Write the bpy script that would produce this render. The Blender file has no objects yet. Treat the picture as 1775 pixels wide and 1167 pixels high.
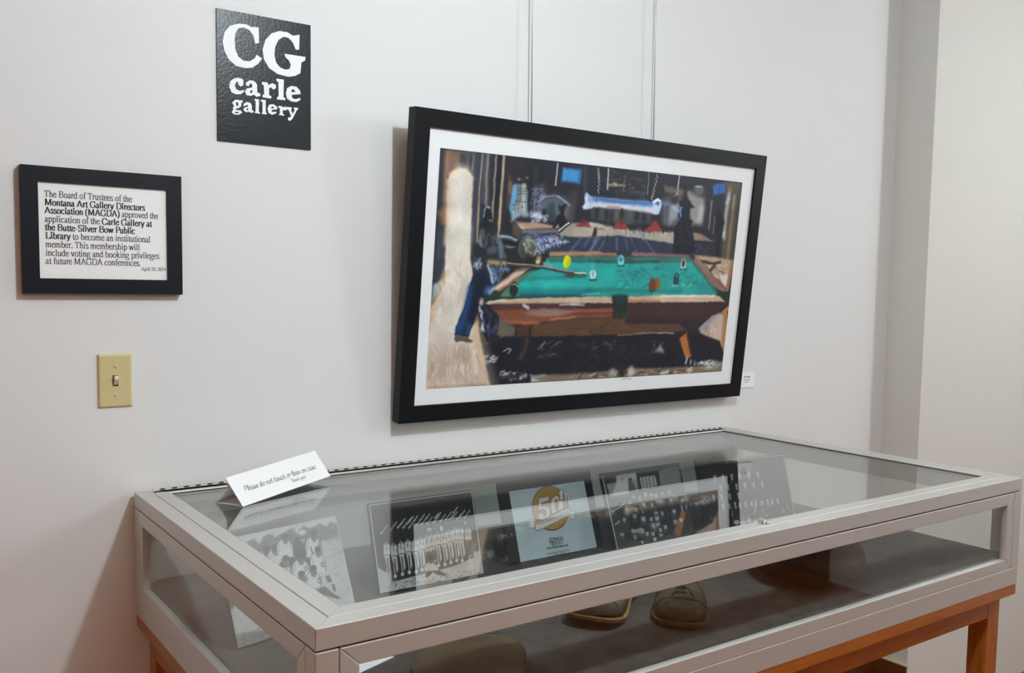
import bpy, bmesh, math, random
import numpy as np
from mathutils import Vector, Matrix

# ---------------------------------------------------------------- camera, world, lights, exposure
SC = bpy.context.scene
COL = SC.collection
cam_data = bpy.data.cameras.new('camera')
cam = bpy.data.objects.new('camera', cam_data)
COL.objects.link(cam)
cam_data.sensor_fit = 'HORIZONTAL'
cam_data.sensor_width = 36.0
cam_data.lens = 36.0 * 1612.9 / 1775.0
cam_data.shift_y = 40.25 / 1775.0
cam_data.clip_start = 0.02
cam.matrix_world = Matrix([[0.815063, 0.033242, -0.578418, -0.449274], [-0.579174, 0.072918, -0.811936, -2.067647], [0.015186, 0.996784, 0.078686, 1.649958], [0.0, 0.0, 0.0, 1.0]])
SC.camera = cam

world = bpy.data.worlds.new('world')
world.use_nodes = True
world.node_tree.nodes['Background'].inputs[0].default_value = (1.0, 0.86, 0.72, 1)
world.node_tree.nodes['Background'].inputs[1].default_value = 0.05
SC.world = world

def lamp(name, kind, loc, energy, color, size, rot=None):
    d = bpy.data.lights.new(name, kind)
    d.energy = energy
    d.color = color
    if kind == 'AREA':
        d.shape = 'RECTANGLE'
        d.size, d.size_y = size
    else:
        d.shadow_soft_size = size
    o = bpy.data.objects.new(name, d)
    o.location = loc
    if rot:
        o.rotation_euler = rot
    COL.objects.link(o)
    return o

lamp('key_lamp', 'POINT', (0.62, -1.60, 2.69), 68, (0.83, 0.94, 1.0), 0.045)
lamp('far_lamp', 'POINT', (3.72, -1.95, 2.60), 52, (0.87, 0.95, 1.0), 0.09)
lamp('front_right_fill', 'POINT', (2.7, -4.6, 2.60), 38, (0.84, 0.98, 1.0), 0.12)  # unseen cool fill, added to lighten shadows and the front faces
lamp('rear_fill', 'AREA', (-1.6, -4.0, 2.84), 37, (1.0, 0.50, 0.24), (1.4, 0.8))  # unseen warm fill behind the camera, added to tint the shadows

SC.view_settings.view_transform = 'Standard'
SC.view_settings.look = 'None'
SC.view_settings.gamma = 1.0
SC.view_settings.exposure = 0.0
SC.view_settings.use_curve_mapping = False
SC.cycles.transparent_max_bounces = 24

# ---------------------------------------------------------------- helpers
def lin(c):
    c = np.asarray(c, float) / 255.0
    return np.where(c <= 0.04045, c / 12.92, ((c + 0.055) / 1.055) ** 2.4)

def material(name, rgb, rough=0.5, metal=0.0, bump=0.0, bump_scale=60.0, vary=0.0, vary_scale=6.0, coat=0.0, spec=0.5, stretch=None):
    m = bpy.data.materials.new(name)
    m.use_nodes = True
    nt = m.node_tree
    b = nt.nodes['Principled BSDF']
    col = lin(rgb)
    b.inputs['Base Color'].default_value = (*col, 1)
    b.inputs['Roughness'].default_value = rough
    b.inputs['Metallic'].default_value = metal
    b.inputs['Specular IOR Level'].default_value = spec
    if coat:
        b.inputs['Coat Weight'].default_value = coat
        b.inputs['Coat Roughness'].default_value = 0.15
    tc = nt.nodes.new('ShaderNodeTexCoord')
    src = tc.outputs['Object']
    if stretch:
        mp = nt.nodes.new('ShaderNodeMapping')
        mp.inputs['Scale'].default_value = stretch
        nt.links.new(src, mp.inputs['Vector'])
        src = mp.outputs['Vector']
    if vary:
        n = nt.nodes.new('ShaderNodeTexNoise')
        n.inputs['Scale'].default_value = vary_scale
        n.inputs['Detail'].default_value = 6
        r = nt.nodes.new('ShaderNodeValToRGB')
        r.color_ramp.elements[0].position = 0.3
        r.color_ramp.elements[1].position = 0.7
        r.color_ramp.elements[0].color = (*np.clip(col * (1 - vary), 0, 1), 1)
        r.color_ramp.elements[1].color = (*np.clip(col * (1 + vary), 0, 1), 1)
        nt.links.new(src, n.inputs['Vector'])
        nt.links.new(n.outputs['Fac'], r.inputs['Fac'])
        nt.links.new(r.outputs['Color'], b.inputs['Base Color'])
    if bump:
        n = nt.nodes.new('ShaderNodeTexNoise')
        n.inputs['Scale'].default_value = bump_scale
        n.inputs['Detail'].default_value = 4
        bp = nt.nodes.new('ShaderNodeBump')
        bp.inputs['Strength'].default_value = bump
        bp.inputs['Distance'].default_value = 0.002
        nt.links.new(src, n.inputs['Vector'])
        nt.links.new(n.outputs['Fac'], bp.inputs['Height'])
        nt.links.new(bp.outputs['Normal'], b.inputs['Normal'])
    return m

def glass_material(name, tint):
    m = bpy.data.materials.new(name)
    m.use_nodes = True
    nt = m.node_tree
    nt.nodes.remove(nt.nodes['Principled BSDF'])
    out = nt.nodes['Material Output']
    lw = nt.nodes.new('ShaderNodeLayerWeight')
    lw.inputs['Blend'].default_value = 0.5
    pw = nt.nodes.new('ShaderNodeMath'); pw.operation = 'POWER'; pw.inputs[1].default_value = 4.0
    ml = nt.nodes.new('ShaderNodeMath'); ml.operation = 'MULTIPLY_ADD'; ml.inputs[1].default_value = 0.96; ml.inputs[2].default_value = 0.04
    tr = nt.nodes.new('ShaderNodeBsdfTransparent'); tr.inputs['Color'].default_value = (*tint, 1)
    gl = nt.nodes.new('ShaderNodeBsdfGlossy'); gl.inputs['Roughness'].default_value = 0.0
    mx = nt.nodes.new('ShaderNodeMixShader')
    nt.links.new(lw.outputs['Facing'], pw.inputs[0])
    nt.links.new(pw.outputs[0], ml.inputs[0])
    nt.links.new(ml.outputs[0], mx.inputs['Fac'])
    nt.links.new(tr.outputs[0], mx.inputs[1])
    nt.links.new(gl.outputs[0], mx.inputs[2])
    nt.links.new(mx.outputs[0], out.inputs['Surface'])
    return m

def print_material(name, rough=0.45, bump=0.0, spec=0.3):
    m = bpy.data.materials.new(name)
    m.use_nodes = True
    nt = m.node_tree
    b = nt.nodes['Principled BSDF']
    a = nt.nodes.new('ShaderNodeAttribute')
    a.attribute_name = 'paint'
    nt.links.new(a.outputs['Color'], b.inputs['Base Color'])
    b.inputs['Roughness'].default_value = rough
    b.inputs['Specular IOR Level'].default_value = spec
    if bump:
        tc = nt.nodes.new('ShaderNodeTexCoord')
        n = nt.nodes.new('ShaderNodeTexNoise')
        n.inputs['Scale'].default_value = 90
        n.inputs['Detail'].default_value = 5
        bp = nt.nodes.new('ShaderNodeBump')
        bp.inputs['Strength'].default_value = bump
        bp.inputs['Distance'].default_value = 0.001
        nt.links.new(tc.outputs['Object'], n.inputs['Vector'])
        nt.links.new(n.outputs['Fac'], bp.inputs['Height'])
        nt.links.new(bp.outputs['Normal'], b.inputs['Normal'])
    return m

def paper_material(name, rgb):
    m = material(name, rgb, rough=0.75)
    nt = m.node_tree
    b = nt.nodes['Principled BSDF']
    tl = nt.nodes.new('ShaderNodeBsdfTranslucent')
    tl.inputs['Color'].default_value = (*lin(rgb), 1)
    mx = nt.nodes.new('ShaderNodeMixShader')
    mx.inputs['Fac'].default_value = 0.15
    nt.links.new(b.outputs[0], mx.inputs[1])
    nt.links.new(tl.outputs[0], mx.inputs[2])
    nt.links.new(mx.outputs[0], nt.nodes['Material Output'].inputs['Surface'])
    return m

def wood_material(name, rgb, stretch):
    return material(name, rgb, rough=0.36, vary=0.22, vary_scale=9.0, bump=0.08, bump_scale=14, coat=0.25, stretch=stretch)

MAT = {
    'wall': material('wall_paint', (224, 224, 223), rough=0.62, bump=0.05, bump_scale=160, spec=0.25),
    'pier': material('pier_paint', (214, 212, 205), rough=0.7, bump=0.5, bump_scale=220, spec=0.2),
    'ceiling': material('ceiling_paint', (232, 230, 226), rough=0.9),
    'floor': material('floor_board', (136, 72, 26), rough=0.5, vary=0.2, vary_scale=5, stretch=(1, 9, 1)),
    'base': material('baseboard_wood', (96, 54, 22), rough=0.45, vary=0.15),
    'base_lit_edge': material('baseboard_edge_highlight', (205, 195, 160), rough=0.5),  # light colour painted in for the brown baseboard's edge catching light
    'panel': material('wall_panelling', (120, 98, 78), rough=0.6, vary=0.15, stretch=(5, 1, 1)),
    'reflect_panel': material('reflect_panel_dark', (48, 30, 20), rough=0.4, vary=0.2, stretch=(3, 3, 1)),  # dark tone for the added panel that the front glass reflects
    'black': material('frame_black', (13, 13, 17), rough=0.45, bump=0.12, bump_scale=120, spec=0.2),
    'plaque_black': material('plaque_black', (22, 24, 31), rough=0.45, bump=0.1, bump_scale=120, spec=0.2),
    'sign_black': material('sign_black', (10, 11, 16), rough=0.30, bump=0.2, bump_scale=150, spec=0.28),
    'white': material('lettering_white', (238, 240, 242), rough=0.5),
    'mat': material('mat_board', (235, 237, 238), rough=0.8, bump=0.08, bump_scale=300),
    'paper': material('paper_white', (240, 240, 240), rough=0.75),
    'thin_paper': paper_material('thin_paper', (254, 254, 254)),
    'ink': material('ink', (34, 34, 38), rough=0.7),
    'ink_soft': material('ink_soft', (110, 110, 112), rough=0.7),
    'ivory': material('ivory_plastic', (206, 192, 142), rough=0.3, coat=0.25),
    'ivory_light': material('ivory_toggle', (226, 216, 186), rough=0.25, coat=0.4),
    'slot': material('dark_slot', (45, 30, 20), rough=0.7),
    'alu': material('brushed_aluminium', (206, 203, 198), rough=0.42, metal=0.55, bump=0.03, bump_scale=40, stretch=(1, 30, 30)),
    'steel': material('hinge_steel', (196, 186, 168), rough=0.4, metal=0.5),
    'chrome': material('chrome', (225, 225, 225), rough=0.12, metal=1.0),
    'cable': material('cable_steel', (196, 198, 202), rough=0.35, metal=0.3),
    'gasket': material('gasket_dark', (34, 34, 42), rough=0.6),
    'felt': material('deck_felt', (86, 82, 79), rough=0.95, bump=0.6, bump_scale=260, vary=0.2, vary_scale=22, spec=0.1),
    'wood_x': wood_material('case_wood', (158, 88, 28), (1, 14, 14)),
    'wood_z': wood_material('case_wood_upright', (158, 88, 28), (14, 14, 1)),
    'glass': glass_material('clear_glass', (0.955, 0.975, 0.965)),
    'leather': material('old_leather', (74, 64, 54), rough=0.45, vary=0.35, vary_scale=18, bump=0.5, bump_scale=70),
    'leather_dark': material('leather_dark', (50, 42, 36), rough=0.6, vary=0.3, vary_scale=20),
    'sole': material('worn_sole', (150, 120, 72), rough=0.6, vary=0.3, vary_scale=40),
    'sole_dim': material('sole_shaded', (104, 84, 56), rough=0.6, vary=0.4, vary_scale=30),  # sole colour darkened for the dimmer light on the right shoe
    'sole_dark': material('sole_dark', (74, 60, 44), rough=0.7),
    'heel': material('heel_olive', (176, 172, 118), rough=0.6),
    'ball': material('ball_leather', (74, 46, 34), rough=0.5, vary=0.35, vary_scale=9, bump=0.4, bump_scale=120),
    'tan': material('tan_leather', (80, 64, 45), rough=0.6, vary=0.4, vary_scale=12, bump=0.5, bump_scale=60),
    'seam': material('seam_thread', (200, 190, 165), rough=0.7),
    'board': material('board_black', (30, 30, 33), rough=0.5),
    'trim': material('edge_trim', (222, 224, 226), rough=0.35),
    'sheet_blue': material('sheet_blue_grey', (205, 222, 228), rough=0.5),
    'gold': material('logo_gold', (196, 146, 66), rough=0.5, vary=0.15, vary_scale=30),
    'painting': print_material('painting_paint', 0.42, 0.35),
    'photo': print_material('photo_print', 0.4),
}

def tag(o, label=None, cat=None, group=None, kind=None):
    if label: o['label'] = label
    if cat: o['category'] = cat
    if group: o['group'] = group
    if kind: o['kind'] = kind
    return o

def empty(name, loc, rot=(0, 0, 0)):
    o = bpy.data.objects.new(name, None)
    o.empty_display_size = 0.05
    o.location = loc
    o.rotation_euler = rot
    COL.objects.link(o)
    return o

def link(name, bm, mat, parent=None, bevel=0.0, smooth=False, segs=2):
    bmesh.ops.recalc_face_normals(bm, faces=bm.faces)
    me = bpy.data.meshes.new(name)
    bm.to_mesh(me)
    bm.free()
    me.materials.append(MAT[mat] if isinstance(mat, str) else mat)
    if smooth:
        me.polygons.foreach_set('use_smooth', [True] * len(me.polygons))
    o = bpy.data.objects.new(name, me)
    COL.objects.link(o)
    if parent:
        o.parent = parent
    if bevel:
        md = o.modifiers.new('bevel', 'BEVEL')
        md.width = bevel
        md.segments = segs
        md.limit_method = 'ANGLE'
    return o

def hexa(bm, v8):
    v = [bm.verts.new(p) for p in v8]
    for f in ((0, 1, 2, 3), (7, 6, 5, 4), (0, 4, 5, 1), (1, 5, 6, 2), (2, 6, 7, 3), (3, 7, 4, 0)):
        bm.faces.new([v[i] for i in f])

def box(bm, x0, x1, y0, y1, z0, z1):
    hexa(bm, [(x0, y0, z0), (x1, y0, z0), (x1, y1, z0), (x0, y1, z0), (x0, y0, z1), (x1, y0, z1), (x1, y1, z1), (x0, y1, z1)])

def boxes(*bs):
    bm = bmesh.new()
    for b in bs:
        box(bm, *b)
    return bm

def tube(bm, pts, r, n=10, caps=True):
    pts = [Vector(p) for p in pts]
    rings = []
    for i, p in enumerate(pts):
        d = (pts[min(i + 1, len(pts) - 1)] - pts[max(i - 1, 0)]).normalized()
        up = Vector((0, 0, 1)) if abs(d.z) < 0.9 else Vector((1, 0, 0))
        a = d.cross(up).normalized()
        b = a.cross(d)
        rr = r[i] if isinstance(r, (list, tuple)) else r
        rings.append([bm.verts.new(p + a * rr * math.cos(2 * math.pi * k / n) + b * rr * math.sin(2 * math.pi * k / n)) for k in range(n)])
    for q, s in zip(rings, rings[1:]):
        for k in range(n):
            bm.faces.new([q[k], q[(k + 1) % n], s[(k + 1) % n], s[k]])
    if caps:
        bm.faces.new(rings[0])
        bm.faces.new(rings[-1])

def mitre_pieces(u0, u1, v0, v1, w, gap=0.00025):
    # four mitred bars of a rectangular ring, as (outer a, outer b, inner b, inner a) in u, v
    g = gap
    O = [(u0, v0), (u1, v0), (u1, v1), (u0, v1)]
    I = [(u0 + w, v0 + w), (u1 - w, v0 + w), (u1 - w, v1 - w), (u0 + w, v1 - w)]
    dirs = [(1, 0), (0, 1), (-1, 0), (0, -1)]
    res = []
    for k in range(4):
        a, b, c, d = O[k], O[(k + 1) % 4], I[(k + 1) % 4], I[k]
        dx, dy = dirs[k]
        res.append([(a[0] + dx * g, a[1] + dy * g), (b[0] - dx * g, b[1] - dy * g), (c[0] - dx * g, c[1] - dy * g), (d[0] + dx * g, d[1] + dy * g)])
    return res

def ring_piece(bm, q, axis, h0, h1):
    def m(p, h):
        return {'z': (p[0], p[1], h), 'y': (p[0], h, p[1]), 'x': (h, p[0], p[1])}[axis]
    hexa(bm, [m(p, h0) for p in q] + [m(p, h1) for p in q])

# ---------------------------------------------------------------- painting engine (brush strokes laid into a colour attribute)
def smooth_noise(rng, h, w, cell):
    gh, gw = h // cell + 3, w // cell + 3
    g = rng.random((gh, gw))
    y = np.linspace(0, gh - 2.001, h)
    x = np.linspace(0, gw - 2.001, w)
    y0 = y.astype(int); x0 = x.astype(int)
    fy = (y - y0)[:, None]; fx = (x - x0)[None, :]
    fy = fy * fy * (3 - 2 * fy); fx = fx * fx * (3 - 2 * fx)
    a = g[y0][:, x0]; b = g[y0][:, x0 + 1]; c = g[y0 + 1][:, x0]; d = g[y0 + 1][:, x0 + 1]
    return (a * (1 - fx) + b * fx) * (1 - fy) + (c * (1 - fx) + d * fx) * fy - 0.5

def rgb3(s):
    return np.array(s, float)

def paint(strokes, vh, nx, ny, jitter, seed, grain):
    rng = np.random.default_rng(seed)
    X, Y = np.meshgrid(np.linspace(0, 1000, nx), np.linspace(0, vh, ny))
    img = np.zeros((ny, nx, 3)) + 40.0
    n1 = smooth_noise(rng, ny, nx, 9); n2 = smooth_noise(rng, ny, nx, 4); n3 = smooth_noise(rng, ny, nx, 26)
    XJ = X + jitter * (n1 * 9 + n2 * 5); YJ = Y + jitter * (n2.T[:1].mean() * 0 + smooth_noise(rng, ny, nx, 7) * 9)

    def region(x0, x1, y0, y1, pad):
        i0 = int(max(0, (x0 - pad) / 1000 * (nx - 1))); i1 = int(min(nx, (x1 + pad) / 1000 * (nx - 1) + 2))
        j0 = int(max(0, (y0 - pad) / vh * (ny - 1))); j1 = int(min(ny, (y1 + pad) / vh * (ny - 1) + 2))
        return slice(j0, max(j0, j1)), slice(i0, max(i0, i1))

    def seg_dist(px, py, ax, ay, bx, by):
        dx, dy = bx - ax, by - ay
        t = np.clip(((px - ax) * dx + (py - ay) * dy) / (dx * dx + dy * dy + 1e-9), 0, 1)
        return np.hypot(px - ax - t * dx, py - ay - t * dy)

    def lay(sl, alpha, col):
        if alpha.size:
            tone = 1 + jitter * 0.2 * n1[sl] + jitter * 0.5 * n3[sl]
            c = np.clip(col[None, None, :] * tone[..., None], 0, 255)
            img[sl] = img[sl] * (1 - alpha[..., None]) + c * alpha[..., None]

    def line(pts, w, soft, a, col):
        sl = region(min(p[0] for p in pts), max(p[0] for p in pts), min(p[1] for p in pts), max(p[1] for p in pts), w + soft + 14)
        px, py = XJ[sl], YJ[sl]
        d = np.full(px.shape, 1e9)
        for (ax, ay), (bx, by) in zip(pts, pts[1:]):
            d = np.minimum(d, seg_dist(px, py, ax, ay, bx, by))
        lay(sl, a * np.clip((w / 2 - d) / soft + 0.5, 0, 1), col)

    def inside(px, py, P):
        r = np.zeros(np.shape(px), bool)
        for (ax, ay), (bx, by) in zip(P, P[1:] + P[:1]):
            if ay != by:
                r ^= ((ay > py) != (by > py)) & (px < (bx - ax) * (py - ay) / (by - ay) + ax)
        return r

    for s in strokes:
        if s[0] == 'p':
            P = [(s[3][i], s[3][i + 1]) for i in range(0, len(s[3]), 2)]
            xs = [p[0] for p in P]; ys = [p[1] for p in P]
            sl = region(min(xs), max(xs), min(ys), max(ys), s[2] + 14)
            px, py = XJ[sl], YJ[sl]
            if not px.size: continue
            d = np.full(px.shape, 1e9)
            for (ax, ay), (bx, by) in zip(P, P[1:] + P[:1]):
                d = np.minimum(d, seg_dist(px, py, ax, ay, bx, by))
            d = np.where(inside(px, py, P), d, -d)
            lay(sl, np.clip(d / s[2] + 0.5, 0, 1), rgb3(s[1]))
        elif s[0] == 'l':
            line([(s[3][i], s[3][i + 1]) for i in range(0, len(s[3]), 2)], s[4], s[2], s[5], rgb3(s[1]))
        elif s[0] == 'e':
            cx, cy = s[3]; rx, ry = s[4], s[5]
            sl = region(cx - rx, cx + rx, cy - ry, cy + ry, s[2] + 14)
            px, py = XJ[sl], YJ[sl]
            d = (1 - np.hypot((px - cx) / rx, (py - cy) / ry)) * min(rx, ry)
            lay(sl, s[6] * np.clip(d / s[2] + 0.5, 0, 1), rgb3(s[1]))
        else:
            P = [(s[3][i], s[3][i + 1]) for i in range(0, len(s[3]), 2)]
            xs = [p[0] for p in P]; ys = [p[1] for p in P]
            k = tries = 0
            while k < s[2] and tries < 4000:
                tries += 1
                x = rng.uniform(min(xs), max(xs)); y = rng.uniform(min(ys), max(ys))
                if not inside(x, y, P): continue
                k += 1
                an = math.radians(s[6] + rng.normal(0, 22)); L = s[4] * rng.uniform(0.4, 1.1) / 2
                line([(x - L * math.cos(an), y - L * math.sin(an)), (x + L * math.cos(an), y + L * math.sin(an))], s[5] * rng.uniform(0.5, 1.1), 4, rng.uniform(0.45, 0.95), rgb3(s[1][k % len(s[1])]))
    g = smooth_noise(rng, ny, nx, 3) * grain + rng.normal(0, grain * 0.25, (ny, nx))
    return np.clip(img * (1 + g[..., None] / 100.0) + g[..., None] * 0.25, 4, 250)

def print_sheet(name, img, x0, x1, z0, z1, y, mat, parent, gain=1.0):
    ny, nx = img.shape[:2]
    X, Z = np.meshgrid(np.linspace(x0, x1, nx), np.linspace(z1, z0, ny))
    co = np.stack([X, np.full_like(X, y), Z], -1).reshape(-1, 3)
    i = np.arange(ny * nx).reshape(ny, nx)
    quads = np.stack([i[1:, :-1], i[1:, 1:], i[:-1, 1:], i[:-1, :-1]], -1).reshape(-1, 4)
    me = bpy.data.meshes.new(name)
    me.from_pydata(co.tolist(), [], quads.tolist())
    at = me.color_attributes.new('paint', 'FLOAT_COLOR', 'POINT')
    rgba = np.ones((ny * nx, 4))
    rgba[:, :3] = np.clip(lin(img.reshape(-1, 3)) * gain, 0, 0.95)
    at.data.foreach_set('color', rgba.ravel())
    me.materials.append(MAT[mat])
    o = bpy.data.objects.new(name, me)
    COL.objects.link(o)
    o.parent = parent
    return o

# ---------------------------------------------------------------- pen lettering
# c: curved stroke, l: straight stroke, s: serif bar at a point, d: dot; 100 units to the em
GLYPH = {
 'a': (44, 'c 7,36 12,43 22,45 30,40 31,32|l 31,34 31,6 36,0 43,3|c 31,26 16,22 6,14 8,3 18,-1 31,8'),
 'b': (50, 'l 12,68 12,3|l 3,66 12,68|c 12,36 22,44 34,43 43,32 43,14 34,1 22,-1 12,4'),
 'c': (44, 'c 38,35 30,44 20,44 8,33 6,18 13,3 25,-1 39,9'),
 'd': (50, 'l 38,68 38,2 47,2|l 29,66 38,68|c 38,36 28,45 15,42 6,28 7,10 17,-1 28,0 38,8'),
 'e': (44, 'l 7,26 39,26|c 39,26 35,39 24,45 12,39 6,24 10,7 22,-1 32,2 40,12'),
 'f': (32, 'c 37,62 30,68 22,66 16,55 16,42|l 16,46 16,0|l 4,44 30,44|s 16,0'),
 'g': (50, 'c 25,45 13,42 8,31 13,20 24,17 35,21 39,31 35,42 25,45|c 18,18 10,10 18,4 36,1 44,-8 38,-19 20,-22 7,-17 6,-8 14,2|l 36,42 47,42'),
 'h': (50, 'l 12,68 12,0|l 4,66 12,68|c 12,32 22,43 33,43 39,32|l 39,34 39,0|s 12,0|s 39,0'),
 'i': (28, 'l 14,45 14,0|l 6,43 14,45|s 14,0|d 14,62'),
 'k': (50, 'l 12,68 12,0|l 4,66 12,68|l 12,18 36,44|l 20,25 42,0|s 12,0|s 42,0|s 36,44'),
 'l': (28, 'l 14,68 14,0|l 6,66 14,68|s 14,0'),
 'm': (78, 'l 12,45 12,0|l 4,43 12,45|c 12,32 22,43 32,43 38,32|l 38,34 38,0|c 38,32 48,43 58,43 65,32|l 65,34 65,0|s 12,0|s 38,0|s 65,0'),
 'n': (50, 'l 12,45 12,0|l 4,43 12,45|c 12,32 22,43 33,43 39,32|l 39,34 39,0|s 12,0|s 39,0'),
 'o': (50, 'c 25,45 11,38 7,22 11,6 25,-1 39,6 43,22 39,38 25,45'),
 'p': (50, 'l 12,45 12,-22|l 4,43 12,45|c 12,36 22,44 34,43 43,32 43,14 34,1 22,-1 12,5|s 12,-22'),
 'r': (34, 'l 12,45 12,0|l 4,43 12,45|c 12,30 19,42 28,45 34,39|s 12,0'),
 's': (39, 'c 32,36 26,44 14,44 8,36 13,27 26,20 33,11 27,0 14,-1 6,9'),
 't': (29, 'l 14,57 14,8|c 14,10 16,1 22,-1 29,5|l 3,44 27,44'),
 'u': (50, 'l 11,45 11,14|c 11,16 14,3 23,-1 37,10|l 38,45 38,0 46,2|l 3,43 11,45|l 30,43 38,45'),
 'v': (48, 'l 6,45 25,0|l 25,0 42,45|s 6,45|s 42,45'),
 'w': (70, 'l 5,45 20,0|l 20,0 34,44|l 34,44 49,0|l 49,0 64,45|s 5,45|s 64,45'),
 'y': (48, 'l 6,45 25,0|c 42,45 26,2 18,-16 6,-20|s 6,45|s 42,45'),
 'A': (72, 'l 8,0 36,66|l 36,66 64,0|l 17,22 53,22|s 8,0|s 64,0'),
 'B': (66, 'l 15,66 15,0|c 15,66 38,66 52,60 52,42 38,35 15,35|c 15,35 42,35 58,25 56,8 42,0 15,0|l 6,66 16,66|l 6,0 16,0'),
 'C': (66, 'c 59,50 48,65 30,66 12,54 6,32 13,10 30,-1 48,2 61,15|l 59,50 59,66'),
 'D': (72, 'l 15,66 15,0|c 15,66 40,66 60,55 66,33 60,10 40,0 15,0|l 6,66 16,66|l 6,0 16,0'),
 'G': (72, 'c 60,50 48,65 30,66 12,54 6,32 13,10 32,-1 48,1 61,8|l 61,8 61,28|l 50,28 70,28|l 60,50 60,66'),
 'L': (60, 'l 16,66 16,0|l 7,0 54,0 57,17|s 16,66'),
 'M': (88, 'l 16,66 14,0|l 16,66 44,4|l 44,4 72,66|l 72,66 74,0|s 14,0|s 74,0|s 14,66|s 74,66'),
 'O': (72, 'c 36,67 14,58 6,33 14,8 36,-1 58,8 66,33 58,58 36,67'),
 'P': (56, 'l 15,66 15,0|c 15,66 40,66 52,57 50,40 36,32 15,32|s 15,0|l 6,66 16,66'),
 'R': (66, 'l 15,66 15,0|c 15,66 40,66 52,58 50,41 36,34 15,34|l 32,34 60,0|s 15,0|s 60,0|l 6,66 16,66'),
 'S': (55, 'c 46,54 38,65 22,66 9,56 13,42 30,34 46,25 47,9 32,-1 16,2 7,15'),
 'T': (61, 'l 30,66 30,0|l 5,52 6,66 54,66 55,52|s 30,0'),
 'W': (94, 'l 5,66 26,0|l 26,0 46,64|l 46,64 67,0|l 67,0 88,66|s 5,66|s 88,66'),
 'Y': (70, 'l 6,66 34,30|l 62,66 34,30|l 34,32 34,0|s 34,0|s 6,66|s 62,66'),
 '0': (50, 'c 25,67 11,58 7,33 11,8 25,-1 39,8 43,33 39,58 25,67'),
 '1': (50, 'l 26,66 26,0|l 13,58 26,66|s 26,0'),
 '2': (50, 'c 8,52 15,65 28,66 39,56 36,38 8,2|l 8,2 43,2 45,12'),
 '3': (50, 'c 8,55 18,66 32,64 38,50 22,36|c 22,36 40,32 41,12 28,-1 8,4'),
 '4': (50, 'l 34,66 34,0|l 34,66 5,20 45,20'),
 '5': (50, 'l 42,66 15,66 13,40|c 13,38 30,43 42,28 36,6 22,-1 7,5'),
 '6': (50, 'c 42,66 20,56 8,30 12,6 25,-1 40,8 41,26 28,38 9,24'),
 '7': (50, 'l 6,52 8,65 44,65|l 44,65 20,0'),
 '9': (50, 'c 41,40 28,27 12,34 9,50 20,66 34,64 42,46 36,18 10,-1'),
 '.': (25, 'd 12,3'), ',': (25, 'd 12,3|l 15,4 8,-14'), ':': (26, 'd 13,4|d 13,38'), '-': (33, 'l 4,22 29,22'),
 '(': (33, 'c 28,70 12,52 9,26 13,0 28,-20'), ')': (33, 'c 5,70 21,52 24,26 20,0 5,-20'), '!': (30, 'l 16,66 13,18|d 12,3'), ' ': (25, ''),
}
HAND = {
 'P': (52, 'c 14,60 12,30 8,0|c 6,54 26,66 44,54 36,34 12,28'),
 'l': (26, 'c 4,4 22,46 18,64 10,50 8,16 14,0 28,6'),
 'e': (38, 'c 4,14 28,26 24,38 12,34 8,12 16,0 38,8'),
 'a': (46, 'c 34,34 18,40 6,18 12,-1 26,6 34,32|c 34,32 30,8 36,0 48,8'),
 's': (38, 'c 4,4 20,36 22,38 18,26 28,12 16,-2 6,4|c 16,0 26,0 38,6'),
 'd': (46, 'c 34,30 18,38 6,16 12,-1 24,6 34,28|c 40,66 32,20 34,2 46,6'),
 'o': (44, 'c 22,38 6,26 8,4 20,-1 34,12 32,32 22,38|c 30,34 36,30 46,34'),
 'n': (48, 'c 6,36 10,20 6,0|c 8,18 22,38 32,32 30,8 36,0 50,8'),
 't': (30, 'c 18,58 10,24 12,4 20,0 30,8|l 2,38 28,42'),
 'u': (48, 'c 6,36 4,8 12,0 26,8 34,34|c 34,34 30,8 38,0 50,8'),
 'c': (40, 'c 32,32 22,40 6,22 10,2 22,-1 40,10'),
 'h': (48, 'c 16,64 12,36 6,0|c 8,16 22,38 32,30 30,8 36,0 50,8'),
 'r': (38, 'c 4,30 12,38 12,20 10,0|c 12,18 22,38 36,34'),
 'T': (44, 'l 2,58 46,62|c 24,60 20,30 16,0'),
 'k': (46, 'c 14,64 10,30 6,0|l 34,36 12,18|c 12,18 28,10 34,0 44,4'),
 'y': (44, 'c 6,36 6,14 16,8 34,34|c 34,34 28,4 16,-22 4,-16'),
 '!': (20, 'l 12,60 8,18|d 7,3'), ' ': (26, ''),
}

def curve_pts(P, n=6):
    Q = [P[0]] + P + [P[-1]]
    out = []
    for i in range(1, len(Q) - 2):
        p0, p1, p2, p3 = [np.array(Q[j], float) for j in (i - 1, i, i + 1, i + 2)]
        for k in range(n):
            t = k / n
            out.append(tuple(0.5 * ((2 * p1) + (p2 - p0) * t + (2 * p0 - 5 * p1 + 4 * p2 - p3) * t * t + (3 * p1 - p0 - 3 * p2 + p3) * t ** 3)))
    out.append(tuple(map(float, P[-1])))
    return out

def ribbon(bm, pts, wfun, put):
    L = []
    for i, p in enumerate(pts):
        a = np.array(pts[max(0, i - 1)], float); b = np.array(pts[min(len(pts) - 1, i + 1)], float)
        d = b - a
        d = d / (np.hypot(*d) + 1e-9)
        n = np.array([-d[1], d[0]]) * wfun(d) / 2
        L.append((np.array(p, float) + n, np.array(p, float) - n))
    V = [(bm.verts.new(put(*a)), bm.verts.new(put(*b))) for a, b in L]
    for (a, b), (c, d) in zip(V, V[1:]):
        bm.faces.new([a, b, d, c])

def text_width(runs, table):
    return sum(table[ch][0] * (1.06 if bold else 1.0) for t, bold in runs for ch in t)

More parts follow.
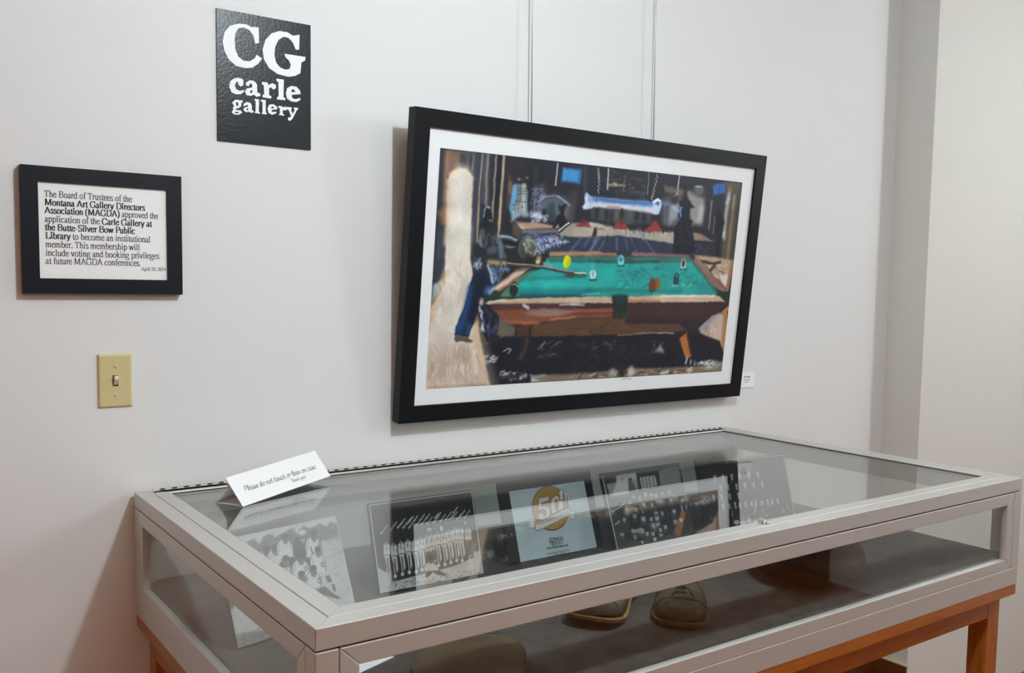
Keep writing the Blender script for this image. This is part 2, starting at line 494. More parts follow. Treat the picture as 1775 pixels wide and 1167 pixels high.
def letter(bm, runs, x0, z0, x1, z1, size, place, table=GLYPH, serif=True, thick=8.5, thin=3.6, bthick=15, bthin=5.5, slant=0.0):
    """runs of (text, bold) set between two baseline points; place(x, z) gives the 3D point"""
    W = text_width(runs, table)
    sx = math.hypot(x1 - x0, z1 - z0) / W
    dx, dz = (x1 - x0) / W / sx, (z1 - z0) / W / sx
    sy = size / 100.0
    pen = 0.0
    for t, bold in runs:
        for ch in t:
            adv, code = table[ch]
            k = 1.06 if bold else 1.0
            tk, tn = (bthick, bthin) if bold else (thick, thin)
            def put(gx, gy, pen=pen, k=k):
                u = (pen + gx * k + slant * gy) * sx
                v = gy * sy
                return place(x0 + u * dx - v * dz, z0 + u * dz + v * dx)
            wf = lambda d, tk=tk, tn=tn: tn + (tk - tn) * abs(d[1])
            for st in filter(None, code.split('|')):
                kind, body = st.split(' ', 1)
                P = [tuple(float(q) for q in w.split(',')) for w in body.split()]
                if kind == 'c':
                    ribbon(bm, curve_pts(P), wf, put)
                elif kind == 'l':
                    for a, b in zip(P, P[1:]):
                        ribbon(bm, [a, b], wf, put)
                elif kind == 's':
                    if serif:
                        ribbon(bm, [(P[0][0] - 9, P[0][1] + (1 if P[0][1] < 10 else -1)), (P[0][0] + 9, P[0][1] + (1 if P[0][1] < 10 else -1))], lambda d, tn=tn: tn, put)
                elif kind == 'd':
                    r = tk * 0.62
                    ribbon(bm, [(P[0][0] - r, P[0][1]), (P[0][0] + r, P[0][1])], lambda d, r=r: 2 * r, put)
            pen += adv * k

def flat_shape(loops, put):
    """filled 2D outline with holes, as a bmesh"""
    cu = bpy.data.curves.new('outline', 'CURVE')
    cu.dimensions = '2D'
    cu.fill_mode = 'BOTH'
    for lp in loops:
        sp = cu.splines.new('POLY')
        n = len(lp) // 2
        sp.points.add(n - 1)
        for i in range(n):
            sp.points[i].co = (lp[2 * i] / 1000.0, -lp[2 * i + 1] / 1000.0, 0, 1)
        sp.use_cyclic_u = True
    ob = bpy.data.objects.new('outline', cu)
    me = ob.to_mesh()
    bm = bmesh.new()
    bm.from_mesh(me)
    ob.to_mesh_clear()
    bpy.data.objects.remove(ob)
    bpy.data.curves.remove(cu)
    for v in bm.verts:
        v.co = put(v.co.x * 1000, -v.co.y * 1000)
    return bm

def merge(bms):
    out = bmesh.new()
    for b in bms:
        m = bpy.data.meshes.new('tmp')
        b.to_mesh(m)
        out.from_mesh(m)
        b.free()
        bpy.data.meshes.remove(m)
    return out

# ---------------------------------------------------------------- the room
YD = -3.0
XL, XR, YN, ZC = -3.4, 4.05, -6.0, 2.89
PX, PYW = 2.7794, 0.1523          # where the pier starts and how far it stands out
def structure(name, bm, mat, **k):
    return tag(link(name, bm, mat, **k), kind='structure')
structure('wall_back', boxes((XL, PX, 0.0, 0.12, 0, ZC)), 'wall')
structure('wall_pier', boxes((PX, XR, -PYW, 0.12, 0, ZC)), 'pier')
structure('wall_left', boxes((XL - 0.12, XL, YN, 0.12, 0, ZC)), 'wall')
structure('wall_front', boxes((XL - 0.12, XR + 0.12, YN - 0.12, YN, 0, ZC)), 'panel')
structure('wall_right', boxes((XR, XR + 0.12, YD, 0.12, 0, ZC), (XR, XR + 0.12, YN, -5.6, 0, ZC), (XR, XR + 0.12, -5.6, YD, 2.2, ZC)), 'wall')
structure('reflect_panel_1', boxes((XR + 0.03, XR + 0.08, -5.6, YD, 0.0, 2.2)), 'reflect_panel')  # unseen, added so the left part of the front glass reflects dark
structure('floor', boxes((XL - 0.12, XR + 0.12, YN - 0.12, 0.12, -0.1, 0)), 'floor')
structure('ceiling', boxes((XL - 0.12, XR + 0.12, YN - 0.12, 0.12, ZC, ZC + 0.1)), 'ceiling')
BH = 0.234
bb = structure('baseboard_back', boxes((XL, PX - 0.012, -0.012, 0, 0, BH)), 'base')
structure('baseboard_right', boxes((PX - 0.012, PX, -PYW, -0.012, 0, BH)), 'base')
structure('lit_edge_1', boxes((PX - 0.014, PX, -PYW, -0.002, BH, BH + 0.005)), 'base_lit_edge')  # pale strip stands in for light on the baseboard's top edge

# ---------------------------------------------------------------- black CG sign on the wall
SGX0, SGX1, SGZ0, SGZ1 = (0.22036, 0.43742, 1.95887, 2.24196)
sign = empty('gallery_sign', (SGX0, -0.004, SGZ0))
tag(sign, 'glossy black rectangular sign with white CG carle gallery lettering, high on the wall', 'sign')
sw, sh = SGX1 - SGX0, SGZ1 - SGZ0
link('sign_panel', boxes((0, sw, 0, 0.004, 0, sh)), 'sign_black', sign)
SIGN_GLYPHS = {'C':[[387,121,432,120,434,274,395,285,374,210,333,161,274,144,221,163,190,214,180,281,187,373,215,441,274,477,337,470,389,432,406,395,465,424,424,484,364,530,294,546,197,540,118,485,74,403,58,320,78,225,134,153,220,116,303,110,361,129]],'G':[[818,136,875,118,869,275,830,277,799,210,753,171,701,166,645,207,608,281,598,364,615,443,662,488,720,501,764,484,776,440,754,398,720,375,706,339,941,337,935,375,896,399,882,514,825,549,751,569,635,558,540,510,485,428,471,332,503,230,568,155,652,118,742,115,795,140]],'c':[[205,654,252,656,269,671,265,721,237,738,215,719,210,688,191,700,179,735,192,770,230,781,275,765,272,786,239,812,191,821,144,806,121,753,131,701,164,671]],'a':[[293,693,333,661,382,662,410,694,413,773,446,783,443,807,400,818,378,799,344,816,299,814,282,782,303,748,360,729,358,697,335,690,325,721,296,719],[337,767,359,754,360,783,339,791]],'r':[[463,660,526,659,531,685,572,658,611,668,614,701,585,724,562,702,539,714,538,784,563,792,560,817,468,815,469,790,486,783,482,691,463,686]],'l':[[619,605,699,605,695,786,714,792,714,814,623,817,624,795,642,782,640,638,619,632]],'e':[[721,742,734,688,778,659,838,658,878,694,885,729,785,750,791,781,823,790,880,769,882,790,837,818,775,817,732,792],[779,720,787,695,810,689,826,717]],'g':[[150,908,183,875,224,875,259,874,258,896,242,901,245,930,216,956,188,962,190,977,237,975,254,996,217,1021,167,1023,143,1002,160,980,158,958,169,943],[189,901,211,898,213,934,191,934],[176,998,223,995,206,1009,181,1011]],'a2':[[267,907,301,883,340,888,353,910,355,957,372,964,369,982,340,987,327,978,291,986,265,968,274,944,314,928,311,907,294,920,269,931],[298,950,316,944,316,966,300,967]],'l2':[[383,842,431,840,428,966,441,973,436,985,380,982,393,966,395,862,382,859]],'l3':[[451,841,502,840,502,966,515,971,511,984,454,983,467,968,467,862,450,860]],'e2':[[520,923,541,880,585,871,622,891,627,917,562,932,570,951,621,943,612,963,568,982,530,963],[558,915,567,895,586,896,591,913]],'r2':[[637,882,683,880,686,894,715,878,733,888,731,912,707,920,685,918,687,958,702,963,702,975,641,974,654,955,655,903,636,900]],'y':[[733,880,786,880,785,898,775,905,798,945,818,897,808,889,810,876,857,876,854,896,842,902,792,998,765,1022,742,1013,745,988,772,982,775,965,753,913,732,902]]}
sput = lambda u, v: Vector((u / 1000 * sw, -0.0006, sh - v / 1300 * sh))
names = {'C': 'large_letters', 'G': 'large_letters'}
for nm, keys in (('large_lettering', 'C G'), ('name_lettering', 'c a r l e'), ('lower_lettering', 'g a2 l2 l3 e2 r2 y')):
    link(nm, merge([flat_shape(SIGN_GLYPHS[k], sput) for k in keys.split()]), 'white', sign)

# ---------------------------------------------------------------- framed notice
NX0, NX1, NZ0, NZ1 = (-0.17038, 0.13659, 1.62135, 1.8724)
QX0, QX1, QZ0, QZ1 = (-0.13947, 0.10822, 1.64956, 1.84417)
ND = 0.020
notice = empty('framed_notice', (NX0, 0, NZ0))
tag(notice, 'small black framed notice about a gallery directors association, left of the black sign', 'notice')
bm = bmesh.new()
for q in mitre_pieces(0, NX1 - NX0, 0, NZ1 - NZ0, 0.0305, 0.0):
    ring_piece(bm, q, 'y', -ND, -0.0005)
link('frame', bm, 'plaque_black', notice, bevel=0.0003)
link('sheet', boxes((QX0 - NX0 - 0.003, QX1 - NX0 + 0.003, -ND + 0.005, -ND + 0.009, QZ0 - NZ0 - 0.003, QZ1 - NZ0 + 0.003)), 'paper', notice)
LINES = [(-0.1284, 1.5727, 0.0366, 1.575), (-0.1282, 1.5564, 0.0626, 1.5583), (-0.1286, 1.5407, 0.089, 1.5419), (-0.1287, 1.5236, 0.076, 1.525), (-0.1286, 1.5073, 0.0419, 1.5084), (-0.1282, 1.4907, 0.0727, 1.4921), (-0.1286, 1.4735, 0.051, 1.4757), (-0.1284, 1.4568, 0.09, 1.4587), (-0.1288, 1.4407, 0.0527, 1.4423), (0.0531, 1.431, 0.1031, 1.4321)]
RUNS = [[('The Board of Trustees of the', 0)], [('Montana Art Gallery Directors', 1)], [('Association (MAGDA)', 1), (' approved the', 0)],
        [('application of the ', 0), ('Carle Gallery at', 1)], [('the Butte-Silver Bow Public', 1)], [('Library', 1), (' to become an institutional', 0)],
        [('member. This membership will', 0)], [('include voting and booking privileges', 0)], [('at future MAGDA conferences.', 0)], [('April 29, 2014', 0)]]
bm = bmesh.new()
for (xa, za, xb, zb), rn in zip(LINES, RUNS):
    size = 0.0108 if rn[0][0][:5] == 'April' else 0.0186
    letter(bm, rn, xa - NX0, za + 0.24 - NZ0, xb - NX0, za + 0.24 - NZ0, size, lambda x, z: Vector((x, -ND + 0.0046, z)), thick=10, thin=4.6, bthick=15, bthin=6)
link('lettering', bm, 'ink', notice)

# ---------------------------------------------------------------- light switch
switch = empty('light_switch', (0, 0, 1.44))
tag(switch, 'ivory plastic single toggle light switch on the wall below the framed notice', 'light switch')
bm = bmesh.new()
hexa(bm, [(-0.035, 0, -0.057), (0.035, 0, -0.057), (0.035, 0, 0.057), (-0.035, 0, 0.057), (-0.0315, -0.0065, -0.0535), (0.0315, -0.0065, -0.0535), (0.0315, -0.0065, 0.0535), (-0.0315, -0.0065, 0.0535)])
link('wall_plate', bm, 'ivory', switch, bevel=0.002, segs=3)
link('toggle_slot', boxes((-0.0055, 0.0055, -0.0069, -0.0060, -0.0115, 0.0115)), 'slot', switch)
bm = bmesh.new()
hexa(bm, [(-0.0042, -0.0066, -0.009), (0.0042, -0.0066, -0.009), (0.0042, -0.0066, 0.009), (-0.0042, -0.0066, 0.009), (-0.0034, -0.018, 0.004), (0.0034, -0.018, 0.004), (0.0034, -0.016, 0.0115), (-0.0034, -0.016, 0.0115)])
link('toggle', bm, 'ivory_light', switch, bevel=0.0008)
for z in (0.0302, -0.0302):
    bm = bmesh.new()
    bmesh.ops.create_uvsphere(bm, u_segments=14, v_segments=8, radius=0.0036)
    for v in bm.verts:
        v.co = Vector((v.co.x, v.co.y * 0.45 - 0.0066, v.co.z + z))
    link('screw', bm, 'ivory', switch, smooth=True)

# ---------------------------------------------------------------- the hanging painting
AX0, AX1, AYB, AZB, AH, AT, FW, ATH = (0.65085, 1.90811, -0.042, 1.30473, 0.76753, 0.10034, 0.04227, 0.03299)
art = empty('framed_painting', (AX0, AYB, AZB), (AT, 0, 0))
tag(art, 'large black framed painting of a billiard hall with green pool table, hung tilting forward', 'painting')
aw = AX1 - AX0
for k, q in enumerate(mitre_pieces(0, aw, 0, AH, FW, 0.0)):
    bm = bmesh.new()
    ring_piece(bm, q, 'y', 0.0, ATH)
    link('frame_rail', bm, 'black', art, bevel=0.0003)
link('backing_board', boxes((0.02, aw - 0.02, 0.022, 0.026, 0.02, AH - 0.02)), 'board', art)
link('mat_board', boxes((FW - 0.004, aw - FW + 0.004, 0.008, 0.012, FW - 0.004, AH - FW + 0.004)), 'mat', art)
PAINT = [['p',(105,92,80),12,[-1,0,96,1,95,54,52,38,23,66,26,135,3,146]],['p',(150,112,86),20,[16,10,26,9,22,49,18,70,11,63]],['p',(128,100,82),20,[31,13,52,9,
54,38,33,44]],['p',(48,50,62),12,[-2,0,11,1,13,67,15,128,1,209,-2,209]],['p',(132,100,78),14,[5,142,24,127,29,175,18,195,10,156]],['p',(50,54,64),8,[-2,
172,27,170,33,275,25,287,1,296]],['l',(120,112,100),8,[23,194,23,217],5,0.7],['l',(95,100,112),12,[12,187,12,243],5,0.5],['p',(120,140,150),8,[0,308,26,
291,20,318,0,345]],['l',(195,205,212),5,[8,306,12,314],4,0.7],['p',(60,66,80),8,[52,8,72,7,69,42,56,41]],['p',(55,60,74),8,[76,5,89,6,88,52,77,38]],['l',
(165,130,105),8,[91,7,90,37],5,1.0],['p',(58,63,77),7,[90,3,107,2,108,97,116,209,97,210,94,90]],['p',(44,48,62),7,[107,2,129,0,128,108,125,170,118,209,
114,209]],['l',(172,152,125),4,[112,2,110,69,113,170,114,203],4,1.0],['l',(85,95,112),12,[118,8,121,109],9,0.7],['l',(152,126,106),6,[128,3,128,52,131,
116],7,1.0],['l',(92,98,108),10,[133,3,140,128],7,0.8],['p',(40,44,56),8,[132,1,148,1,151,97,139,120]],['l',(152,136,120),5,[152,1,152,86,151,148],6,1.0],
['p',(24,27,36),6,[154,1,169,2,170,93,155,148]],['p',(34,34,43),8,[182,1,508,4,527,164,198,180]],['p',(36,37,46),8,[385,3,754,0,1001,0,992,237,775,144,
402,158]],['p',(42,38,44),8,[174,4,238,2,220,56,192,63,192,125,181,205,173,205]],['l',(172,156,130),5,[172,2,173,48,172,93,173,147,170,202],7,1.0],['l',
(95,90,88),10,[193,50,195,116],6,0.7],['l',(150,100,70),9,[198,62,197,83],8,0.8],['p',(112,126,130),7,[204,69,216,63,243,64,255,135,210,143,200,125]],['l',
(92,150,186),8,[211,72,206,125],14,1.0],['l',(178,176,160),8,[237,66,241,131],10,1.0],['l',(120,150,165),8,[244,76,248,127],5,1.0],['l',(55,62,64),3,[218,
64,221,105],2,0.8],['l',(55,62,64),3,[226,63,229,105],2,0.8],['l',(58,64,66),3,[216,72,243,72],2,0.8],['l',(58,64,66),3,[217,78,243,78],2,0.8],['l',(58,
64,66),3,[218,85,244,84],2,0.8],['l',(58,64,66),3,[219,103,245,103],2,0.8],['s',[(222,220,208),(195,190,170),(60,60,60)],24,[206,104,240,98,243,129,209,
131],8,3,90],['p',(138,148,156),12,[207,135,221,124,256,128,257,143,208,152]],['p',(40,44,52),8,[218,145,233,137,262,140,266,149,219,153]],['l',(26,28,
36),7,[254,28,260,141],8,1.0],['l',(50,52,64),12,[269,20,270,64],7,0.8],['s',[(130,130,128),(90,90,92)],10,[214,48,250,45,248,51,215,54],5,2,20],['p',(52,
58,76),26,[259,75,297,56,338,87,382,75,394,135,265,140]],['p',(82,90,100),22,[282,99,305,87,332,81,361,87,382,103,383,138,335,136,289,135]],['s',[(120,
132,162),(150,160,188),(70,80,105)],60,[260,71,297,56,306,89,285,101,261,100],10,2,-30],['s',[(125,132,150),(90,96,112)],50,[261,105,296,98,319,135,265,
140],9,2,60],['e',(196,205,218),14,[280,133],17,7,1.0],['l',(170,180,196),5,[283,101,300,87,330,82,343,84],3,1.0],['l',(150,160,178),5,[343,84,361,92,379,
103],3,1.0],['l',(150,160,178),5,[287,90,302,81],2,0.8],['l',(150,160,180),4,[345,86,367,97],2,0.8],['e',(46,33,38),22,[317,67],22,13,0.8],['p',(48,62,
64),12,[315,103,329,100,334,121,339,143,314,144,313,118]],['e',(30,32,38),8,[303,125],7,9,1.0],['s',[(180,190,210),(220,225,235)],40,[264,134,313,131,315,
150,266,151],7,2,10],['p',(52,134,190),9,[351,14,407,15,406,47,347,46]],['l',(38,98,150),8,[403,17,403,45],6,1.0],['l',(100,165,205),10,[355,21,356,43],
5,0.6],['l',(186,192,206),4,[332,6,331,57],4,1.0],['l',(70,75,100),12,[420,7,424,72],8,0.6],['l',(95,78,72),18,[389,138,395,91,393,74],12,0.6],['p',(66,
70,74),14,[448,102,543,101,657,103,662,140,524,145,457,137]],['e',(38,38,43),10,[469,114],8,21,1.0],['e',(38,38,43),10,[503,117],8,18,1.0],['e',(38,38,
43),10,[522,125],8,15,1.0],['e',(38,38,43),10,[553,109],8,21,1.0],['e',(38,38,43),10,[607,113],8,18,1.0],['e',(38,38,43),10,[633,118],8,15,1.0],['e',(95,
98,100),14,[536,115],9,18,0.6],['e',(92,100,98),14,[582,112],8,18,0.6],['p',(84,86,92),20,[691,68,761,42,775,144,701,138]],['p',(118,104,92),14,[696,35,
760,40,762,49,701,46]],['l',(145,128,106),6,[501,44,556,42],6,1.0],['l',(170,160,140),5,[517,39,526,40],5,1.0],['l',(100,100,100),7,[553,19,553,57],5,1.0],
['s',[(90,88,84),(58,60,66),(110,106,98)],26,[560,36,628,36,632,63,562,59],10,4,10],['s',[(60,62,70),(48,50,58)],26,[472,8,631,8,631,31,475,34],18,6,5],
['s',[(62,64,66),(44,46,50)],30,[474,54,637,51,640,72,477,74],15,6,70],['p',(168,138,118),6,[220,153,274,150,334,155,332,162,238,169]],['p',(200,180,165),
6,[221,154,249,165,235,166]],['p',(104,106,106),7,[237,169,346,163,355,170,285,179,239,180]],['p',(76,68,62),8,[211,156,224,155,238,169,238,195,213,181]],
['p',(157,150,137),6,[384,146,453,143,525,146,528,172,475,178,371,181,347,173]],['p',(167,160,147),6,[449,141,524,147,574,154,651,157,703,157,751,149,751,
185,621,173,537,172,399,183,396,158]],['l',(192,182,165),8,[455,145,519,150],7,0.7],['p',(34,34,38),12,[457,135,573,142,635,134,748,140,776,146,749,151,
702,145,574,149,503,146]],['s',[(110,112,110),(195,198,200),(85,90,95)],26,[574,151,650,150,715,147,743,153,621,171,576,167],18,4,60],['p',(46,36,32),5,
[465,155,474,152,475,177,461,177]],['l',(130,95,80),4,[477,156,498,156],3,1.0],['p',(48,54,76),7,[235,178,331,176,401,181,543,171,621,175,751,184,755,213,
596,213,443,219,336,222,292,224,247,201]],['l',(135,148,175),7,[484,180,458,213],5,0.55],['l',(135,148,175),7,[508,179,485,213],4,0.4],['l',(135,148,175),
7,[544,178,548,206],6,0.5],['l',(135,148,175),7,[576,177,586,208],5,0.35],['l',(135,148,175),7,[596,178,618,208],4,0.6],['l',(135,148,175),7,[645,175,683,
212],3,0.6],['l',(135,148,175),7,[615,153,638,177],6,0.6],['l',(135,148,175),7,[475,177,468,188],2,0.6],['l',(120,132,160),8,[425,181,395,214],5,0.5],['l',
(120,132,160),8,[474,183,457,214],5,0.5],['l',(120,132,160),8,[455,178,439,199],5,0.5],['l',(30,32,48),5,[513,171,508,187],4,1.0],['l',(28,30,44),7,[602,
181,613,204],5,0.7],['p',(176,197,227),4,[429,69,451,78,516,77,593,78,656,75,671,67,684,68,693,80,690,96,686,106,671,111,657,103,631,100,580,99,518,98,
459,100,450,107,434,110,422,104,430,92,426,82]],['l',(76,116,172),10,[461,82,547,84,657,81],13,1.0],['l',(110,150,200),12,[443,85,466,83],12,0.7],['l',
(206,210,218),8,[453,96,549,96,660,101],11,1.0],['l',(205,215,232),8,[430,73,432,88],8,1.0],['l',(172,104,104),5,[503,97,546,98],4,0.8],['l',(210,215,225),
8,[438,96,427,105],9,1.0],['e',(40,72,120),6,[675,80],9,6,1.0],['l',(218,226,240),4,[663,77,676,68,688,74,687,89],6,1.0],['e',(200,208,222),8,[671,93],
8,12,1.0],['l',(60,80,110),3,[465,79,465,86],2,1.0],['l',(25,26,32),4,[693,82,690,101],2,0.5],['l',(30,32,38),5,[461,5,468,32,467,70],10,1.0],['l',(198,
202,206),3,[459,5,460,8],2,1.0],['l',(198,202,206),3,[463,8,465,12],2,1.0],['l',(198,202,206),3,[461,13,462,16],2,1.0],['l',(198,202,206),3,[465,16,467,
20],2,1.0],['l',(198,202,206),3,[463,21,464,24],2,1.0],['l',(198,202,206),3,[467,24,468,28],2,1.0],['l',(198,202,206),3,[464,29,466,32],2,1.0],['l',(198,
202,206),3,[469,32,470,36],2,1.0],['l',(198,202,206),3,[465,38,467,41],2,1.0],['l',(198,202,206),3,[469,43,470,47],2,1.0],['l',(198,202,206),3,[465,49,
467,52],2,1.0],['l',(198,202,206),3,[469,54,470,57],2,1.0],['l',(198,202,206),3,[465,59,467,63],2,1.0],['l',(198,202,206),3,[469,65,470,68],2,1.0],['l',
(30,32,38),5,[667,5,659,45,652,72],10,1.0],['l',(198,202,206),3,[664,5,666,9],2,1.0],['l',(198,202,206),3,[667,11,669,14],2,1.0],['l',(198,202,206),3,[662,
17,664,20],2,1.0],['l',(198,202,206),3,[665,22,666,26],2,1.0],['l',(198,202,206),3,[660,28,662,32],2,1.0],['l',(198,202,206),3,[663,33,664,37],2,1.0],['l',
(198,202,206),3,[658,39,659,43],2,1.0],['l',(198,202,206),3,[660,45,662,48],2,1.0],['l',(198,202,206),3,[656,49,657,52],2,1.0],['l',(198,202,206),3,[658,
53,660,56],2,1.0],['l',(198,202,206),3,[654,57,655,60],2,1.0],['l',(198,202,206),3,[657,60,658,64],2,1.0],['l',(198,202,206),3,[652,64,654,68],2,1.0],['l',
(198,202,206),3,[655,68,656,72],2,1.0],['l',(168,178,194),4,[496,5,498,55],4,1.0],['l',(112,118,130),4,[635,3,638,57],3,1.0],['l',(192,197,204),4,[748,
3,746,51,733,59],4,1.0],['p',(140,58,52),4,[428,134,442,139,456,154,403,153,416,143]],['p',(140,58,52),4,[556,125,569,136,581,151,524,154,536,142]],['p',
(140,58,52),4,[673,122,689,136,705,153,637,155,658,138]],['e',(78,40,42),10,[429,138],7,8,1.0],['e',(78,42,44),12,[556,132],9,8,0.9],['e',(110,50,46),10,
[673,129],5,8,0.6],['l',(26,26,30),4,[434,112,436,133],4,1.0],['l',(26,26,30),4,[552,101,555,123],4,1.0],['l',(26,26,30),4,[671,111,673,123],4,1.0],['s',
[(215,210,200)],10,[525,152,580,149,581,157,526,160],4,2,10],['s',[(215,210,200)],12,[641,153,702,151,700,157,641,157],4,2,60],['p',(27,27,33),4,[344,106,
348,103,352,108,362,101,370,104,365,115,365,126,376,143,371,157,351,160,331,159,343,132,354,122,348,114]],['p',(168,140,122),5,[342,158,349,152,353,160,
340,161]],['l',(24,24,28),4,[354,169,384,147],7,1.0],['l',(208,208,206),3,[352,166,382,146],4,1.0],['p',(142,140,140),16,[795,41,853,54,870,73,854,128,
812,128,799,92]],['l',(192,188,184),18,[844,84,841,111],16,0.9],['l',(170,160,140),12,[789,45,798,61],9,0.8],['p',(136,142,152),14,[722,80,760,75,753,114,
727,132]],['l',(190,195,200),10,[734,86,756,95],7,0.6],['l',(90,140,185),10,[690,78,716,78],7,0.7],['e',(88,98,92),12,[829,35],20,14,1.0],['l',(190,200,
195),5,[814,25,838,24],3,1.0],['e',(60,45,44),10,[739,65],15,11,1.0],['l',(112,96,86),14,[704,37,765,44],10,0.7],['p',(46,46,54),16,[854,59,901,42,910,
145,867,142]],['p',(78,72,62),7,[931,4,1000,0,1004,115,998,240,944,241]],['p',(38,40,50),10,[886,38,935,27,942,133,946,231,914,232]],['l',(168,168,168),
10,[951,23,946,93,948,159],11,1.0],['l',(200,200,200),12,[952,48,944,61],12,0.6],['l',(132,106,76),9,[973,42,972,116,972,225],10,1.0],['l',(150,140,125),
7,[974,39,973,76],5,0.8],['l',(72,64,50),10,[991,6,993,141],12,1.0],['l',(110,80,55),9,[954,6,950,26],8,1.0],['l',(52,50,46),8,[992,65,991,232],8,0.8],
['p',(45,96,168),6,[880,20,896,12,930,6,933,35,887,42]],['l',(30,60,110),5,[907,19,908,39],3,0.7],['p',(27,25,28),5,[908,85,923,86,944,118,936,136,934,
188,936,229,917,229,916,157,904,125]],['l',(142,147,152),5,[883,60,882,138],4,1.0],['l',(120,125,132),4,[903,105,901,147],3,1.0],['l',(205,208,212),5,[942,
156,945,143],4,0.8],['p',(142,122,102),6,[822,150,854,152,890,165,909,171,829,171]],['p',(38,40,55),8,[828,172,910,174,922,209,864,217,828,212]],['s',[(70,
75,100),(55,58,75)],16,[830,180,909,182,910,207,834,207],15,5,30],['p',(178,152,130),8,[835,212,921,213,994,222,997,229,987,310,968,305,904,253,840,215]],
['s',[(205,180,158),(140,110,90),(225,205,190)],30,[862,223,971,232,973,290,920,267],17,6,40],['l',(34,32,34),7,[862,228,914,233,942,228],7,1.0],['l',(60,
46,44),8,[922,238,904,255],9,1.0],['p',(210,206,206),7,[948,268,981,261,979,302,962,286]],['l',(152,112,76),9,[995,229,985,305],14,1.0],['p',(26,29,41),
5,[755,71,767,65,781,59,796,63,806,74,819,81,799,85,802,111,817,120,810,132,826,173,837,197,807,213,752,214,748,136,766,118,757,104,764,85]],['l',(112,
162,218),4,[768,84,763,97,768,107],5,1.0],['s',[(45,52,78),(60,66,84)],18,[754,128,808,125,822,198,761,200],12,2,80],['l',(158,132,106),6,[333,225,492,
219],12,1.0],['l',(122,76,58),5,[339,231,492,224],4,1.0],['l',(150,126,104),6,[447,221,552,220],10,1.0],['l',(120,72,56),5,[469,225,547,223],4,1.0],['l',
(124,94,100),7,[605,217,720,216,820,217],11,1.0],['l',(150,112,116),6,[608,215,688,215],4,0.7],['p',(36,152,146),4,[323,234,490,228,752,222,826,221,950,
314,942,320,551,330,459,333,317,332,247,332,221,330,244,296,277,272,310,258]],['p',(52,112,102),6,[323,234,491,228,752,221,823,220,836,231,630,240,454,
242,400,242,328,241]],['l',(30,64,72),6,[333,243,492,240],4,0.8],['l',(28,60,58),7,[460,239,552,239,700,233],5,0.8],['p',(42,178,172),20,[333,248,450,244,
454,262,339,255]],['p',(42,176,170),34,[256,302,367,286,498,292,500,308,320,310]],['p',(38,168,160),30,[456,251,547,248,547,297,462,307]],['s',[(30,128,
122),(46,172,164),(26,112,110)],70,[548,257,723,244,839,250,879,292,669,309,557,308],20,5,-8],['s',[(120,205,198),(70,185,175)],22,[530,297,599,287,662,
257,673,290,584,310],10,2,-30],['l',(30,112,112),10,[255,288,337,284,387,282],6,0.7],['l',(24,96,104),20,[239,321,321,321,500,316],12,0.8],['l',(24,64,
84),7,[249,329,322,329,454,327],6,0.9],['l',(26,110,98),12,[463,315,549,311,645,314,798,312],7,0.7],['l',(50,120,150),24,[879,292,934,310],14,0.6],['l',
(120,200,190),6,[443,325,501,321],3,0.8],['s',[(130,190,190),(150,205,200)],10,[756,291,834,288,836,300,757,301],7,3,0],['p',(72,120,96),6,[226,295,267,
270,291,264,278,274,244,296,221,332,152,335,192,325]],['p',(192,168,152),7,[167,313,203,289,234,266,270,260,253,275,211,302,185,319]],['l',(215,195,180),
14,[184,307,230,281],11,0.8],['p',(95,82,72),10,[229,268,247,258,285,257,267,265]],['l',(152,88,62),6,[180,318,209,304,235,284],4,1.0],['p',(34,58,48),
7,[149,322,178,318,195,323,189,337,148,339]],['e',(36,44,41),4,[229,313],13,18,1.0],['l',(165,175,165),3,[222,301,233,300,240,306],2,1.0],['l',(55,105,
86),8,[834,230,890,272,937,309],10,1.0],['p',(132,102,96),5,[832,224,845,215,908,258,986,305,970,316,917,291]],['l',(160,125,112),7,[846,219,905,260],5,
0.8],['l',(120,70,55),7,[943,281,979,305],7,0.8],['l',(48,46,52),9,[832,220,822,215],11,1.0],['p',(197,172,147),4,[148,346,186,338,319,333,421,331,546,
329,599,328,932,322,962,327,985,342,829,345,608,346,391,348,321,350,152,350]],['l',(222,205,185),5,[157,344,206,340],4,1.0],['l',(216,216,202),5,[722,326,
933,325],7,1.0],['l',(160,185,160),5,[672,326,735,325],3,0.7],['l',(160,105,78),9,[608,341,719,343],8,0.8],['p',(64,43,45),5,[156,353,207,350,423,347,549,
347,612,345,828,343,993,341,948,373,913,397,837,424,731,429,399,432,270,431,240,409,210,391]],['p',(122,72,54),8,[175,362,236,360,424,362,550,360,553,384,
395,386,354,392,225,398,199,386]],['l',(84,54,52),10,[174,355,292,354,423,354],12,0.9],['l',(154,92,62),7,[209,391,261,395,311,397],8,1.0],['l',(175,120,
80),6,[348,388,426,383],4,1.0],['l',(140,84,60),8,[393,368,551,366],7,1.0],['l',(90,50,40),6,[393,374,552,372],4,1.0],['e',(142,114,107),6,[340,370],67,
10,1.0],['l',(188,184,198),4,[261,351,276,359],8,1.0],['l',(188,184,194),5,[374,350,438,349],4,1.0],['l',(188,184,198),6,[409,350,453,351],4,1.0],['p',
(88,63,47),7,[246,410,325,399,427,387,560,387,800,404,836,420,731,429,399,432,270,431]],['s',[(105,72,50),(70,52,42)],26,[402,400,793,408,730,426,405,429],
38,6,-3],['p',(44,39,48),9,[600,389,912,395,840,422,800,403,602,400]],['l',(80,48,46),8,[618,372,909,372],5,0.8],['p',(36,44,42),6,[546,325,599,326,614,
388,559,387]],['e',(26,62,56),12,[575,333],24,11,1.0],['s',[(90,75,60),(60,55,50)],14,[557,363,607,363,614,388,560,386],13,3,85],['p',(28,50,40),6,[933,
